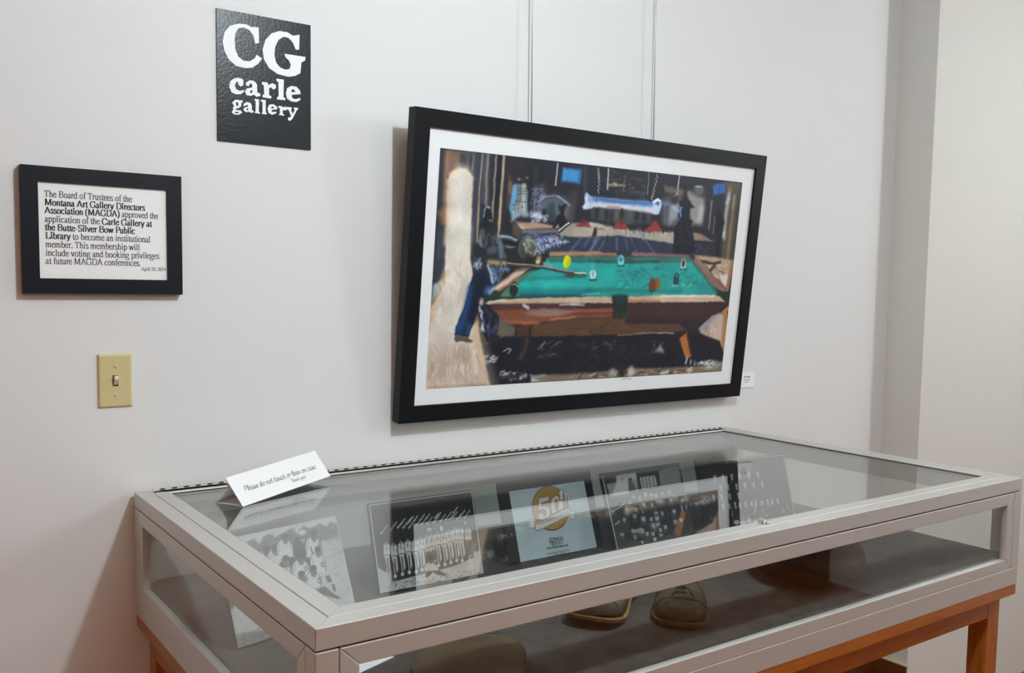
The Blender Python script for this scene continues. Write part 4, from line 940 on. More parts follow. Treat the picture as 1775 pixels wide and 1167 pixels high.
# ---------------------------------------------------------------- things leaning in the case
PHOTOS = {1:[['p',(206,206,206),6,[-20,-20,1020,-20,1020,800,-20,800]],['p',(222,222,222),30,[-20,-20,1020,-20,1020,150,-20,330]],['p',(118,118,118),14,[216,43,
286,33,319,83,362,31,418,22,448,61,515,40,602,16,638,64,708,14,755,58,848,26,906,65,942,29,1003,61,1016,128,881,160,731,151,493,131,336,140,284,136]],['p',
(122,122,122),14,[-20,330,60,280,120,330,190,270,260,300,330,250,400,330,330,420,-20,470]],['s',[(88,88,88),(135,135,135),(100,100,100)],90,[229,52,600,
22,1011,63,1003,126,574,127,302,126],26,11,88],['p',(150,150,150),6,[850,146,1000,136,999,158,862,166]],['s',[(178,178,178),(205,205,205),(184,184,184)],
40,[861,170,1000,169,984,647,891,638],46,20,-10],['e',(115,115,115),9,[242,223],67,81,1.0],['e',(227,227,227),8,[242,222],60,75,1.0],['l',(115,115,115),
5,[214,181,195,222,214,247],7,0.8],['l',(115,115,115),5,[286,197,282,241,256,259],7,0.8],['l',(115,115,115),4,[252,178,238,244],4,0.6],['p',(227,227,227),
8,[219,175,284,185,284,281,176,269]],['e',(112,112,112),6,[259,150],26,38,1.0],['e',(50,50,50),6,[262,129],27,20,1.0],['e',(70,70,70),3,[251,146],5,4,1.0],
['e',(70,70,70),3,[269,148],5,4,1.0],['e',(60,60,60),3,[258,159],8,4,1.0],['e',(112,112,112),9,[341,218],67,81,1.0],['e',(224,224,224),8,[341,216],60,75,
1.0],['l',(112,112,112),5,[312,176,293,217,312,242],7,0.8],['l',(112,112,112),5,[386,191,382,236,355,254],7,0.8],['l',(112,112,112),4,[352,172,337,239],
4,0.6],['p',(224,224,224),8,[318,169,384,180,384,276,273,265]],['e',(112,112,112),6,[358,144],26,38,1.0],['e',(60,60,60),6,[362,122],27,20,1.0],['e',(70,
70,70),3,[350,140],5,4,1.0],['e',(70,70,70),3,[369,143],5,4,1.0],['e',(60,60,60),3,[358,153],8,4,1.0],['e',(115,115,115),9,[410,219],67,81,1.0],['e',(227,
227,227),8,[410,218],60,75,1.0],['l',(115,115,115),5,[380,177,361,218,381,243],7,0.8],['l',(115,115,115),5,[456,192,452,237,424,256],7,0.8],['l',(115,115,
115),4,[421,173,406,241],4,0.6],['p',(227,227,227),8,[387,170,454,181,454,278,341,267]],['e',(112,112,112),6,[427,145],26,38,1.0],['e',(60,60,60),6,[431,
123],27,20,1.0],['e',(70,70,70),3,[419,141],5,4,1.0],['e',(70,70,70),3,[438,143],5,4,1.0],['e',(60,60,60),3,[427,154],8,4,1.0],['e',(120,120,120),9,[509,
163],71,86,1.0],['e',(232,232,232),8,[510,162],64,79,1.0],['l',(120,120,120),5,[477,118,457,162,478,189],7,0.8],['l',(120,120,120),5,[559,135,555,183,525,
202],7,0.8],['l',(120,120,120),4,[522,113,505,187],4,0.6],['p',(232,232,232),8,[485,109,558,120,557,226,434,214]],['e',(112,112,112),6,[529,84],26,38,1.0],
['e',(45,45,45),6,[533,62],27,20,1.0],['e',(70,70,70),3,[520,80],5,4,1.0],['e',(70,70,70),3,[540,82],5,4,1.0],['e',(60,60,60),3,[528,93],8,4,1.0],['e',
(20,20,20),9,[650,193],76,106,1.0],['e',(62,62,62),8,[651,191],68,98,1.0],['l',(20,20,20),5,[617,138,592,194,614,227],7,0.8],['l',(20,20,20),5,[707,156,
700,216,666,241],7,0.8],['l',(20,20,20),4,[668,125,645,222],4,0.6],['p',(62,62,62),8,[628,117,708,129,701,270,566,255]],['e',(112,112,112),6,[676,92],29,
42,1.0],['e',(200,200,200),6,[681,67],31,22,1.0],['e',(70,70,70),3,[666,87],6,5,1.0],['e',(70,70,70),3,[689,90],6,5,1.0],['e',(60,60,60),3,[675,103],9,
4,1.0],['p',(235,235,235),3,[658,116,694,118,674,147]],['p',(20,20,20),2,[669,122,682,122,672,145]],['e',(230,230,230),4,[688,61],31,12,1.0],['p',(48,48,
48),6,[634,208,716,211,712,320,647,320]],['e',(115,115,115),9,[753,196],76,90,1.0],['e',(227,227,227),8,[753,195],68,83,1.0],['l',(115,115,115),5,[717,
148,694,195,717,224],7,0.8],['l',(115,115,115),5,[809,166,804,217,770,238],7,0.8],['l',(115,115,115),4,[766,145,748,221],4,0.6],['p',(227,227,227),8,[726,
136,808,149,807,264,669,249]],['e',(112,112,112),6,[775,111],29,42,1.0],['e',(70,70,70),6,[780,86],31,22,1.0],['e',(70,70,70),3,[765,106],6,5,1.0],['e',
(70,70,70),3,[788,109],6,5,1.0],['e',(60,60,60),3,[774,122],9,4,1.0],['l',(60,60,60),5,[727,185,734,235,796,255],11,1.0],['e',(50,50,50),3,[813,174],14,
17,1.0],['e',(220,220,220),2,[813,174],7,9,1.0],['p',(46,46,46),6,[503,221,567,221,582,272,534,289]],['e',(20,20,20),9,[494,258],54,24,1.0],['e',(72,72,
72),8,[494,258],48,23,1.0],['l',(20,20,20),5,[466,241,455,253,474,263],7,0.8],['l',(20,20,20),5,[527,254,529,269,509,272],7,0.8],['l',(20,20,20),4,[491,
271,494,265],4,0.6],['p',(72,72,72),8,[463,267,518,275,535,282,442,276]],['e',(112,112,112),6,[498,240],28,40,1.0],['e',(40,40,40),6,[502,218],29,21,1.0],
['e',(70,70,70),3,[489,236],6,4,1.0],['e',(70,70,70),3,[510,239],6,4,1.0],['e',(60,60,60),3,[497,251],8,4,1.0],['e',(116,116,116),9,[522,337],58,49,1.0],
['e',(228,228,228),8,[522,336],52,45,1.0],['l',(116,116,116),5,[494,309,480,333,498,350],7,0.8],['l',(116,116,116),5,[560,324,560,351,537,360],7,0.8],['l',
(116,116,116),4,[531,299,520,350],4,0.6],['p',(228,228,228),8,[495,321,555,330,564,376,463,367]],['e',(112,112,112),6,[532,295],8,11,1.0],['e',(50,50,50),
6,[533,284],8,6,1.0],['e',(70,70,70),3,[530,292],2,1,1.0],['e',(70,70,70),3,[536,292],2,1,1.0],['e',(60,60,60),3,[534,293],2,1,1.0],['e',(50,50,50),3,[528,
318],14,15,1.0],['e',(225,225,225),2,[528,318],7,8,1.0],['e',(115,115,115),9,[604,328],76,81,1.0],['e',(227,227,227),8,[604,327],68,75,1.0],['l',(115,115,
115),5,[569,284,547,325,571,352],7,0.8],['l',(115,115,115),5,[657,303,654,349,622,366],7,0.8],['l',(115,115,115),4,[615,286,600,351],4,0.6],['p',(227,227,
227),8,[576,277,655,291,657,391,524,374]],['e',(112,112,112),6,[623,253],29,42,1.0],['e',(40,40,40),6,[627,229],31,22,1.0],['e',(70,70,70),3,[613,249],
6,5,1.0],['e',(70,70,70),3,[636,252],6,5,1.0],['e',(60,60,60),3,[622,264],9,4,1.0],['e',(50,50,50),3,[649,327],14,17,1.0],['e',(225,225,225),2,[649,327],
7,9,1.0],['e',(115,115,115),9,[757,324],71,98,1.0],['e',(227,227,227),8,[758,322],64,90,1.0],['l',(115,115,115),5,[725,272,702,324,723,355],7,0.8],['l',
(115,115,115),5,[812,291,805,346,772,369],7,0.8],['l',(115,115,115),4,[773,262,752,351],4,0.6],['p',(227,227,227),8,[735,256,812,269,806,396,676,381]],
['e',(112,112,112),6,[782,231],28,40,1.0],['e',(40,40,40),6,[786,207],29,21,1.0],['e',(70,70,70),3,[772,226],6,4,1.0],['e',(70,70,70),3,[794,229],6,4,1.0],
['e',(60,60,60),3,[780,241],8,4,1.0],['e',(50,50,50),3,[799,329],17,22,1.0],['e',(225,225,225),2,[799,329],8,11,1.0],['l',(225,225,225),5,[798,311,799,
346],4,1.0],['p',(205,205,205),8,[757,372,826,400,871,550,815,537]],['p',(70,70,70),6,[797,415,838,417,850,469,808,466]],['p',(70,70,70),5,[839,480,865,
493,863,548,841,536]],['e',(112,112,112),9,[687,435],71,81,1.0],['e',(224,224,224),8,[687,434],64,75,1.0],['l',(112,112,112),5,[654,391,633,433,654,459],
7,0.8],['l',(112,112,112),5,[739,410,735,456,704,473],7,0.8],['l',(112,112,112),4,[698,393,683,458],4,0.6],['p',(224,224,224),8,[661,384,736,398,737,498,
610,481]],['e',(112,112,112),6,[706,360],29,42,1.0],['e',(45,45,45),6,[711,336],31,22,1.0],['e',(70,70,70),3,[697,355],6,5,1.0],['e',(70,70,70),3,[719,
359],6,5,1.0],['e',(60,60,60),3,[705,371],9,4,1.0],['e',(50,50,50),3,[740,437],15,20,1.0],['e',(225,225,225),2,[740,437],8,11,1.0],['e',(20,20,20),9,[595,
395],45,24,1.0],['e',(132,132,132),8,[595,395],40,23,1.0],['l',(20,20,20),5,[572,379,563,391,578,401],7,0.8],['l',(20,20,20),5,[624,391,625,405,608,408],
7,0.8],['l',(20,20,20),4,[591,410,595,402],4,0.6],['p',(132,132,132),8,[569,404,615,412,630,418,550,414]],['e',(112,112,112),6,[600,378],29,42,1.0],['e',
(35,35,35),6,[604,354],31,22,1.0],['e',(70,70,70),3,[590,373],6,5,1.0],['e',(70,70,70),3,[612,376],6,5,1.0],['e',(60,60,60),3,[599,389],9,4,1.0],['p',(70,
70,70),8,[694,488,778,486,829,547,899,605,865,604,739,539]],['p',(190,190,190),4,[696,481,738,477,725,495]],['e',(90,90,90),12,[604,487],31,12,1.0],['p',
(205,205,205),30,[-20,480,250,440,420,560,300,700,-20,700]],['e',(216,216,216),8,[60,540],52,110,1.0],['e',(105,105,105),5,[60,420],24,32,1.0],['e',(50,
50,50),5,[60,398],25,18,1.0],['e',(216,216,216),8,[170,520],52,110,1.0],['e',(105,105,105),5,[170,400],24,32,1.0],['e',(50,50,50),5,[170,378],25,18,1.0],
['e',(214,214,214),8,[110,600],56,90,1.0],['e',(105,105,105),5,[110,500],24,32,1.0],['e',(45,45,45),5,[110,478],25,18,1.0],['e',(214,214,214),8,[240,580],
56,90,1.0],['e',(105,105,105),5,[240,480],24,32,1.0],['e',(45,45,45),5,[240,458],25,18,1.0],['e',(214,214,214),8,[350,640],56,90,1.0],['e',(105,105,105),
5,[350,540],24,32,1.0],['e',(45,45,45),5,[350,518],25,18,1.0],['p',(150,150,150),26,[-20,640,1020,690,1020,800,-20,800]],['s',[(110,110,110),(140,140,140),
(180,180,180),(84,84,84)],160,[-20,620,700,680,1020,720,1020,800,-20,800],24,9,10]],2:[['p',(58,58,58),6,[-20,-20,1020,-20,1020,800,-20,800]],['p',(48,
48,48),10,[8,-2,1000,5,1002,232,953,458,73,427,20,290]],['p',(205,205,205),18,[-20,560,1020,520,1020,800,-20,800]],['p',(210,210,210),10,[-1,503,158,649,
934,626,1010,483,1026,743,-10,755]],['s',[(90,90,90),(50,50,50),(140,140,140),(235,235,235)],130,[85,652,315,650,996,678,1008,731,71,745],32,8,-8],['l',
(226,226,226),3,[72,241,91,223],9,0.95],['l',(226,226,226),3,[96,220,114,202],9,0.95],['l',(226,226,226),3,[119,199,138,181],9,0.95],['l',(226,226,226),
3,[68,244,79,236],13,1.0],['l',(226,226,226),3,[161,225,179,208],9,0.95],['l',(226,226,226),3,[184,205,202,187],9,0.95],['l',(226,226,226),3,[207,184,225,
167],9,0.95],['l',(226,226,226),3,[157,228,168,219],13,1.0],['l',(226,226,226),3,[232,214,244,203],9,0.95],['l',(226,226,226),3,[247,200,259,189],9,0.95],
['l',(226,226,226),3,[263,187,275,175],9,0.95],['l',(226,226,226),3,[228,217,238,208],13,1.0],['l',(226,226,226),3,[263,190,276,178],9,0.95],['l',(226,
226,226),3,[279,176,291,164],9,0.95],['l',(226,226,226),3,[294,162,307,150],9,0.95],['l',(226,226,226),3,[259,192,270,184],13,1.0],['l',(226,226,226),3,
[282,221,293,211],9,0.95],['l',(226,226,226),3,[296,209,306,199],9,0.95],['l',(226,226,226),3,[309,197,320,187],9,0.95],['l',(226,226,226),3,[278,224,289,
215],13,1.0],['l',(226,226,226),3,[319,193,333,180],9,0.95],['l',(226,226,226),3,[337,177,350,164],9,0.95],['l',(226,226,226),3,[354,162,368,149],9,0.95],
['l',(226,226,226),3,[315,196,326,187],13,1.0],['l',(226,226,226),3,[337,228,349,217],9,0.95],['l',(226,226,226),3,[353,215,365,203],9,0.95],['l',(226,
226,226),3,[368,201,381,189],9,0.95],['l',(226,226,226),3,[333,231,344,223],13,1.0],['l',(226,226,226),3,[345,180,357,168],9,0.95],['l',(226,226,226),3,
[360,166,373,154],9,0.95],['l',(226,226,226),3,[376,152,388,140],9,0.95],['l',(226,226,226),3,[340,183,351,174],13,1.0],['l',(226,226,226),3,[404,221,420,
206],9,0.95],['l',(226,226,226),3,[424,204,440,189],9,0.95],['l',(226,226,226),3,[444,186,460,172],9,0.95],['l',(226,226,226),3,[400,224,411,215],13,1.0],
['l',(226,226,226),3,[392,178,403,168],9,0.95],['l',(226,226,226),3,[406,166,417,155],9,0.95],['l',(226,226,226),3,[420,153,431,143],9,0.95],['l',(226,
226,226),3,[388,181,399,172],13,1.0],['l',(226,226,226),3,[457,220,471,206],9,0.95],['l',(226,226,226),3,[475,204,489,191],9,0.95],['l',(226,226,226),3,
[493,188,507,175],9,0.95],['l',(226,226,226),3,[453,222,464,214],13,1.0],['l',(226,226,226),3,[454,178,467,166],9,0.95],['l',(226,226,226),3,[470,164,483,
152],9,0.95],['l',(226,226,226),3,[486,150,499,138],9,0.95],['l',(226,226,226),3,[450,180,461,172],13,1.0],['l',(226,226,226),3,[515,219,531,204],9,0.95],
['l',(226,226,226),3,[535,202,551,187],9,0.95],['l',(226,226,226),3,[555,184,571,169],9,0.95],['l',(226,226,226),3,[510,222,521,213],13,1.0],['l',(226,
226,226),3,[512,173,524,162],9,0.95],['l',(226,226,226),3,[527,160,538,150],9,0.95],['l',(226,226,226),3,[541,148,552,138],9,0.95],['l',(226,226,226),3,
[508,175,519,167],13,1.0],['l',(226,226,226),3,[578,219,594,204],9,0.95],['l',(226,226,226),3,[598,201,614,187],9,0.95],['l',(226,226,226),3,[619,184,635,
169],9,0.95],['l',(226,226,226),3,[573,222,585,213],13,1.0],['l',(226,226,226),3,[599,180,610,169],9,0.95],['l',(226,226,226),3,[613,167,624,157],9,0.95],
['l',(226,226,226),3,[627,155,639,144],9,0.95],['l',(226,226,226),3,[594,182,606,174],13,1.0],['l',(226,226,226),3,[647,215,663,201],9,0.95],['l',(226,
226,226),3,[667,198,684,183],9,0.95],['l',(226,226,226),3,[688,180,704,165],9,0.95],['l',(226,226,226),3,[642,218,654,210],13,1.0],['l',(226,226,226),3,
[624,174,635,164],9,0.95],['l',(226,226,226),3,[638,162,650,152],9,0.95],['l',(226,226,226),3,[653,150,664,139],9,0.95],['l',(226,226,226),3,[620,177,631,
168],13,1.0],['l',(226,226,226),3,[703,206,721,189],9,0.95],['l',(226,226,226),3,[726,186,744,170],9,0.95],['l',(226,226,226),3,[749,167,767,150],9,0.95],
['l',(226,226,226),3,[698,209,710,200],13,1.0],['l',(226,226,226),3,[742,211,752,202],9,0.95],['l',(226,226,226),3,[754,200,764,191],9,0.95],['l',(226,
226,226),3,[767,190,777,181],9,0.95],['l',(226,226,226),3,[737,214,749,205],13,1.0],['l',(226,226,226),3,[773,202,788,189],9,0.95],['l',(226,226,226),3,
[792,186,807,173],9,0.95],['l',(226,226,226),3,[811,170,826,156],9,0.95],['l',(226,226,226),3,[769,205,780,196],13,1.0],['l',(226,226,226),3,[785,161,800,
147],9,0.95],['l',(226,226,226),3,[804,145,819,131],9,0.95],['l',(226,226,226),3,[823,129,838,115],9,0.95],['l',(226,226,226),3,[781,164,792,155],13,1.0],
['l',(226,226,226),3,[815,220,829,208],9,0.95],['l',(226,226,226),3,[832,206,846,194],9,0.95],['l',(226,226,226),3,[849,192,863,180],9,0.95],['l',(226,
226,226),3,[811,223,822,214],13,1.0],['l',(226,226,226),3,[848,203,865,188],9,0.95],['l',(226,226,226),3,[870,185,887,170],9,0.95],['l',(226,226,226),3,
[891,167,908,152],9,0.95],['l',(226,226,226),3,[844,206,856,197],13,1.0],['l',(226,226,226),3,[892,217,910,201],9,0.95],['l',(226,226,226),3,[915,198,934,
181],9,0.95],['l',(226,226,226),3,[939,178,958,161],9,0.95],['l',(226,226,226),3,[887,220,899,212],13,1.0],['p',(50,50,50),10,[138,356,963,339,928,574,
705,615,113,649]],['p',(228,228,228),5,[77,339,107,322,133,342,136,412,114,433,68,426]],['e',(150,150,150),4,[104,331],14,17,1.0],['p',(212,212,212),6,
[71,418,120,422,112,587,70,660,81,500]],['l',(60,60,60),5,[97,454,94,574],11,1.0],['l',(70,70,70),3,[78,421,118,422],6,1.0],['e',(225,225,225),5,[73,652],
17,15,1.0],['l',(90,90,90),3,[98,358,96,382],8,1.0],['l',(40,40,40),3,[122,370,134,412],7,0.8],['p',(228,228,228),5,[143,356,173,340,199,360,202,430,180,
451,134,444]],['e',(150,150,150),4,[170,349],14,17,1.0],['p',(212,212,212),6,[137,436,186,440,185,557,145,614,146,518]],['l',(60,60,60),5,[162,472,159,
593],11,1.0],['l',(70,70,70),3,[144,439,184,440],6,1.0],['e',(225,225,225),5,[148,607],17,15,1.0],['l',(90,90,90),3,[164,376,162,400],8,1.0],['l',(40,40,
40),3,[188,387,200,430],7,0.8],['p',(228,228,228),5,[213,350,243,334,270,354,272,424,250,445,203,438]],['e',(150,150,150),4,[240,343],14,17,1.0],['p',(212,
212,212),6,[206,431,256,434,254,552,214,610,216,513]],['l',(60,60,60),5,[232,467,229,588],11,1.0],['l',(70,70,70),3,[213,433,254,435],6,1.0],['e',(225,
225,225),5,[217,602],17,15,1.0],['l',(90,90,90),3,[234,370,232,394],8,1.0],['l',(40,40,40),3,[258,381,270,424],7,0.8],['p',(228,228,228),5,[278,344,309,
327,336,347,338,418,316,439,269,432]],['e',(150,150,150),4,[306,336],14,17,1.0],['p',(212,212,212),6,[272,424,322,428,320,546,280,604,282,507]],['l',(60,
60,60),5,[298,461,294,582],11,1.0],['l',(70,70,70),3,[279,427,320,428],6,1.0],['e',(225,225,225),5,[283,597],17,15,1.0],['l',(90,90,90),3,[300,363,298,
387],8,1.0],['l',(40,40,40),3,[324,375,336,418],7,0.8],['p',(228,228,228),5,[343,349,374,332,401,352,403,423,381,445,333,438]],['e',(150,150,150),4,[371,
341],14,17,1.0],['p',(212,212,212),6,[336,430,387,433,385,552,344,611,346,513]],['l',(60,60,60),5,[363,467,359,589],11,1.0],['l',(70,70,70),3,[343,433,
385,434],6,1.0],['e',(225,225,225),5,[347,603],17,15,1.0],['l',(90,90,90),3,[365,368,363,393],8,1.0],['l',(40,40,40),3,[389,380,402,423],7,0.8],['p',(228,
228,228),5,[401,341,432,323,460,344,462,416,439,437,391,430]],['e',(150,150,150),4,[429,333],14,17,1.0],['p',(212,212,212),6,[394,422,445,425,443,545,402,
604,404,506]],['l',(60,60,60),5,[421,459,417,581],11,1.0],['l',(70,70,70),3,[401,425,443,426],6,1.0],['e',(225,225,225),5,[405,596],17,15,1.0],['l',(90,
90,90),3,[423,360,421,385],8,1.0],['l',(40,40,40),3,[448,372,460,415],7,0.8],['p',(228,228,228),5,[464,337,495,320,523,340,525,412,502,434,453,427]],['e',
(150,150,150),4,[492,329],14,17,1.0],['p',(212,212,212),6,[456,419,508,422,506,542,464,601,466,503]],['l',(60,60,60),5,[483,456,479,579],11,1.0],['l',(70,
70,70),3,[464,422,506,423],6,1.0],['e',(225,225,225),5,[467,594],17,15,1.0],['l',(90,90,90),3,[485,357,483,381],8,1.0],['l',(40,40,40),3,[510,369,523,412],
7,0.8],['p',(228,228,228),5,[512,331,544,314,572,335,574,407,551,429,502,421]],['e',(150,150,150),4,[541,324],14,17,1.0],['p',(212,212,212),6,[505,414,
557,417,555,537,513,597,515,498]],['l',(60,60,60),5,[532,451,528,574],11,1.0],['l',(70,70,70),3,[512,416,555,418],6,1.0],['e',(225,225,225),5,[516,589],
17,15,1.0],['l',(90,90,90),3,[534,351,532,376],8,1.0],['l',(40,40,40),3,[560,363,572,407],7,0.8],['p',(228,228,228),5,[566,327,598,309,626,330,628,402,
605,424,556,417]],['e',(150,150,150),4,[595,319],14,17,1.0],['p',(212,212,212),6,[559,409,611,412,609,533,566,593,569,494]],['l',(60,60,60),5,[586,446,
582,570],11,1.0],['l',(70,70,70),3,[566,412,609,413],6,1.0],['e',(225,225,225),5,[569,585],17,15,1.0],['l',(90,90,90),3,[589,346,586,371],8,1.0],['l',(40,
40,40),3,[614,358,626,402],7,0.8],['p',(228,228,228),5,[630,327,662,310,690,330,692,403,669,425,619,418]],['e',(150,150,150),4,[659,319],14,17,1.0],['p',
(212,212,212),6,[622,410,675,413,672,535,629,595,632,495]],['l',(60,60,60),5,[649,447,645,572],11,1.0],['l',(70,70,70),3,[630,413,673,414],6,1.0],['e',
(225,225,225),5,[632,587],17,15,1.0],['l',(90,90,90),3,[652,347,650,372],8,1.0],['l',(40,40,40),3,[678,359,690,403],7,0.8],['p',(228,228,228),5,[690,319,
723,301,751,322,753,395,729,417,679,410]],['e',(150,150,150),4,[719,311],14,17,1.0],['p',(212,212,212),6,[682,402,735,405,733,527,689,587,692,487]],['l',
(60,60,60),5,[710,439,705,565],11,1.0],['l',(70,70,70),3,[690,405,733,406],6,1.0],['e',(225,225,225),5,[693,580],17,15,1.0],['l',(90,90,90),3,[713,339,
711,364],8,1.0],['l',(40,40,40),3,[738,351,751,395],7,0.8],['p',(228,228,228),5,[751,310,784,292,813,313,815,387,791,409,740,402]],['e',(150,150,150),4,
[781,302],14,17,1.0],['p',(212,212,212),6,[743,394,797,397,794,519,750,580,753,480]],['l',(60,60,60),5,[771,431,766,557],11,1.0],['l',(70,70,70),3,[751,
396,795,398],6,1.0],['e',(225,225,225),5,[753,572],17,15,1.0],['l',(90,90,90),3,[774,330,772,355],8,1.0],['l',(40,40,40),3,[800,342,813,387],7,0.8],['p',
(228,228,228),5,[805,317,838,300,867,321,869,394,845,417,794,409]],['e',(150,150,150),4,[835,309],14,17,1.0],['p',(212,212,212),6,[797,401,851,405,848,
528,804,588,807,487]],['l',(60,60,60),5,[825,439,820,566],11,1.0],['l',(70,70,70),3,[805,404,849,405],6,1.0],['e',(225,225,225),5,[807,581],17,15,1.0],
['l',(90,90,90),3,[828,338,826,363],8,1.0],['l',(40,40,40),3,[854,350,867,394],7,0.8],['p',(228,228,228),5,[879,327,913,310,942,331,943,405,919,427,867,
420]],['e',(150,150,150),4,[909,320],14,17,1.0],['p',(212,212,212),6,[871,412,925,415,922,539,877,600,880,498]],['l',(60,60,60),5,[899,450,893,577],11,
1.0],['l',(70,70,70),3,[879,415,923,416],6,1.0],['e',(225,225,225),5,[881,592],17,15,1.0],['l',(90,90,90),3,[902,348,900,373],8,1.0],['l',(40,40,40),3,
[929,360,941,405],7,0.8],['p',(66,66,66),6,[867,420,948,423,933,540,853,562]],['p',(58,58,58),8,[467,462,555,450,561,534,463,544]],['p',(225,225,225),5,
[453,550,502,546,553,583,566,626,434,613,428,587]],['e',(120,120,120),4,[503,537],21,25,1.0],['e',(40,40,40),4,[501,521],21,13,1.0],['p',(70,70,70),5,[434,
613,566,626,636,671,624,685,504,649,425,669]],['l',(228,228,228),4,[505,641,432,686],12,1.0],['l',(228,228,228),4,[505,641,469,692],12,1.0],['l',(228,228,
228),4,[505,641,506,699],12,1.0],['l',(228,228,228),4,[505,641,543,705],12,1.0],['l',(228,228,228),4,[505,641,581,711],12,1.0],['e',(40,40,40),2,[722,391],
6,8,1.0],['e',(226,226,226),4,[525,275],21,19,1.0],['e',(60,60,60),3,[524,281],13,10,1.0],['e',(226,226,226),4,[646,279],15,21,1.0],['e',(226,226,226),
3,[894,265],11,10,1.0]],3:[],4:[['p',(66,66,66),6,[-20,-20,1020,-20,1020,800,-20,800]],['p',(170,170,170),8,[153,18,414,14,415,86,404,197,45,200,26,82]],
['p',(60,60,60),8,[26,8,154,12,151,80,25,86]],['p',(215,215,215),5,[167,21,413,19,413,78,162,78]],['l',(120,120,120),5,[236,31,231,74],9,1.0],['p',(48,
48,48),5,[424,19,717,18,714,83,680,83,421,83]],['p',(200,200,200),6,[453,67,657,69,660,170,451,186]],['l',(90,90,90),4,[485,70,482,174],10,1.0],['l',(90,
90,90),4,[528,75,524,179],10,1.0],['l',(90,90,90),4,[570,79,567,184],10,1.0],['l',(90,90,90),4,[624,85,620,190],10,1.0],['p',(150,150,150),8,[721,23,987,
17,1001,85,979,190,693,190]],['s',[(110,110,110),(190,190,190)],20,[732,24,973,24,974,57,729,52],26,7,10],['p',(40,40,40),4,[303,66,347,61,350,87,301,90]],
['p',(110,110,110),10,[299,97,348,95,384,194,274,205]],['p',(235,235,235),20,[163,74,298,81,274,205,55,202]],['p',(34,34,34),12,[148,275,300,224,486,214,
664,211,795,227,977,306,962,573,948,652,786,693,350,675,84,574]],['s',[(22,22,22),(50,50,50),(70,70,70)],80,[178,279,969,296,937,650,94,576],65,26,60],
['p',(150,150,150),10,[806,228,908,305,892,356,737,341]],['l',(225,225,225),3,[31,341,138,313,223,269],10,1.0],['l',(225,225,225),3,[28,463,92,438],10,
1.0],['l',(225,225,225),3,[386,297,489,258],10,1.0],['l',(225,225,225),3,[376,312,404,402],10,1.0],['l',(40,40,40),4,[796,223,840,265,910,297,975,313],
11,1.0],['e',(55,55,55),16,[204,368],48,39,0.7],['e',(165,165,165),7,[209,337],20,27,1.0],['e',(50,50,50),6,[212,317],22,10,1.0],['e',(120,120,120),2,[202,
333],4,3,0.7],['e',(120,120,120),2,[217,334],4,3,0.7],['e',(92,92,92),16,[309,380],48,39,0.7],['e',(202,202,202),7,[315,349],23,31,1.0],['e',(50,50,50),
6,[318,329],22,10,1.0],['e',(120,120,120),2,[307,345],4,3,0.7],['e',(120,120,120),2,[323,347],4,3,0.7],['e',(81,81,81),16,[265,364],48,39,0.7],['e',(191,
191,191),7,[270,334],26,27,1.0],['e',(50,50,50),6,[273,313],22,10,1.0],['e',(120,120,120),2,[263,329],4,3,0.7],['e',(120,120,120),2,[279,331],4,3,0.7],
['e',(70,70,70),16,[147,457],48,39,0.7],['e',(180,180,180),7,[152,427],20,31,1.0],['e',(50,50,50),6,[155,406],22,10,1.0],['e',(120,120,120),2,[145,423],
4,3,0.7],['e',(120,120,120),2,[160,424],4,3,0.7],['e',(59,59,59),16,[282,444],48,39,0.7],['e',(169,169,169),7,[287,414],23,27,1.0],['e',(50,50,50),6,[290,
393],22,10,1.0],['e',(120,120,120),2,[280,410],4,3,0.7],['e',(120,120,120),2,[296,411],4,3,0.7],['e',(96,96,96),16,[383,481],48,39,0.7],['e',(206,206,206),
7,[389,451],26,31,1.0],['e',(50,50,50),6,[392,430],22,10,1.0],['e',(120,120,120),2,[382,447],4,3,0.7],['e',(120,120,120),2,[397,448],4,3,0.7],['e',(85,
85,85),16,[257,308],48,39,0.7],['e',(195,195,195),7,[263,278],20,27,1.0],['e',(50,50,50),6,[266,257],22,10,1.0],['e',(120,120,120),2,[256,274],4,3,0.7],
['e',(120,120,120),2,[271,275],4,3,0.7],['e',(74,74,74),16,[392,286],48,39,0.7],['e',(184,184,184),7,[398,255],23,31,1.0],['e',(50,50,50),6,[401,234],22,
10,1.0],['e',(120,120,120),2,[391,251],4,3,0.7],['e',(120,120,120),2,[406,252],4,3,0.7],['e',(63,63,63),16,[318,265],48,39,0.7],['e',(173,173,173),7,[324,
234],26,27,1.0],['e',(50,50,50),6,[326,213],22,10,1.0],['e',(120,120,120),2,[316,230],4,3,0.7],['e',(120,120,120),2,[332,231],4,3,0.7],['e',(100,100,100),
16,[476,261],48,39,0.7],['e',(210,210,210),7,[482,230],20,31,1.0],['e',(50,50,50),6,[485,208],22,10,1.0],['e',(120,120,120),2,[474,226],4,3,0.7],['e',(120,
120,120),2,[490,227],4,3,0.7],['e',(89,89,89),16,[547,277],48,39,0.7],['e',(199,199,199),7,[554,246],23,27,1.0],['e',(50,50,50),6,[557,225],22,10,1.0],
['e',(120,120,120),2,[546,242],4,3,0.7],['e',(120,120,120),2,[562,243],4,3,0.7],['e',(78,78,78),16,[606,285],48,39,0.7],['e',(188,188,188),7,[612,253],
26,31,1.0],['e',(50,50,50),6,[615,232],22,10,1.0],['e',(120,120,120),2,[605,249],4,3,0.7],['e',(120,120,120),2,[621,250],4,3,0.7],['e',(67,67,67),16,[692,
279],48,39,0.7],['e',(177,177,177),7,[698,247],20,27,1.0],['e',(50,50,50),6,[701,226],22,10,1.0],['e',(120,120,120),2,[690,243],4,3,0.7],['e',(120,120,
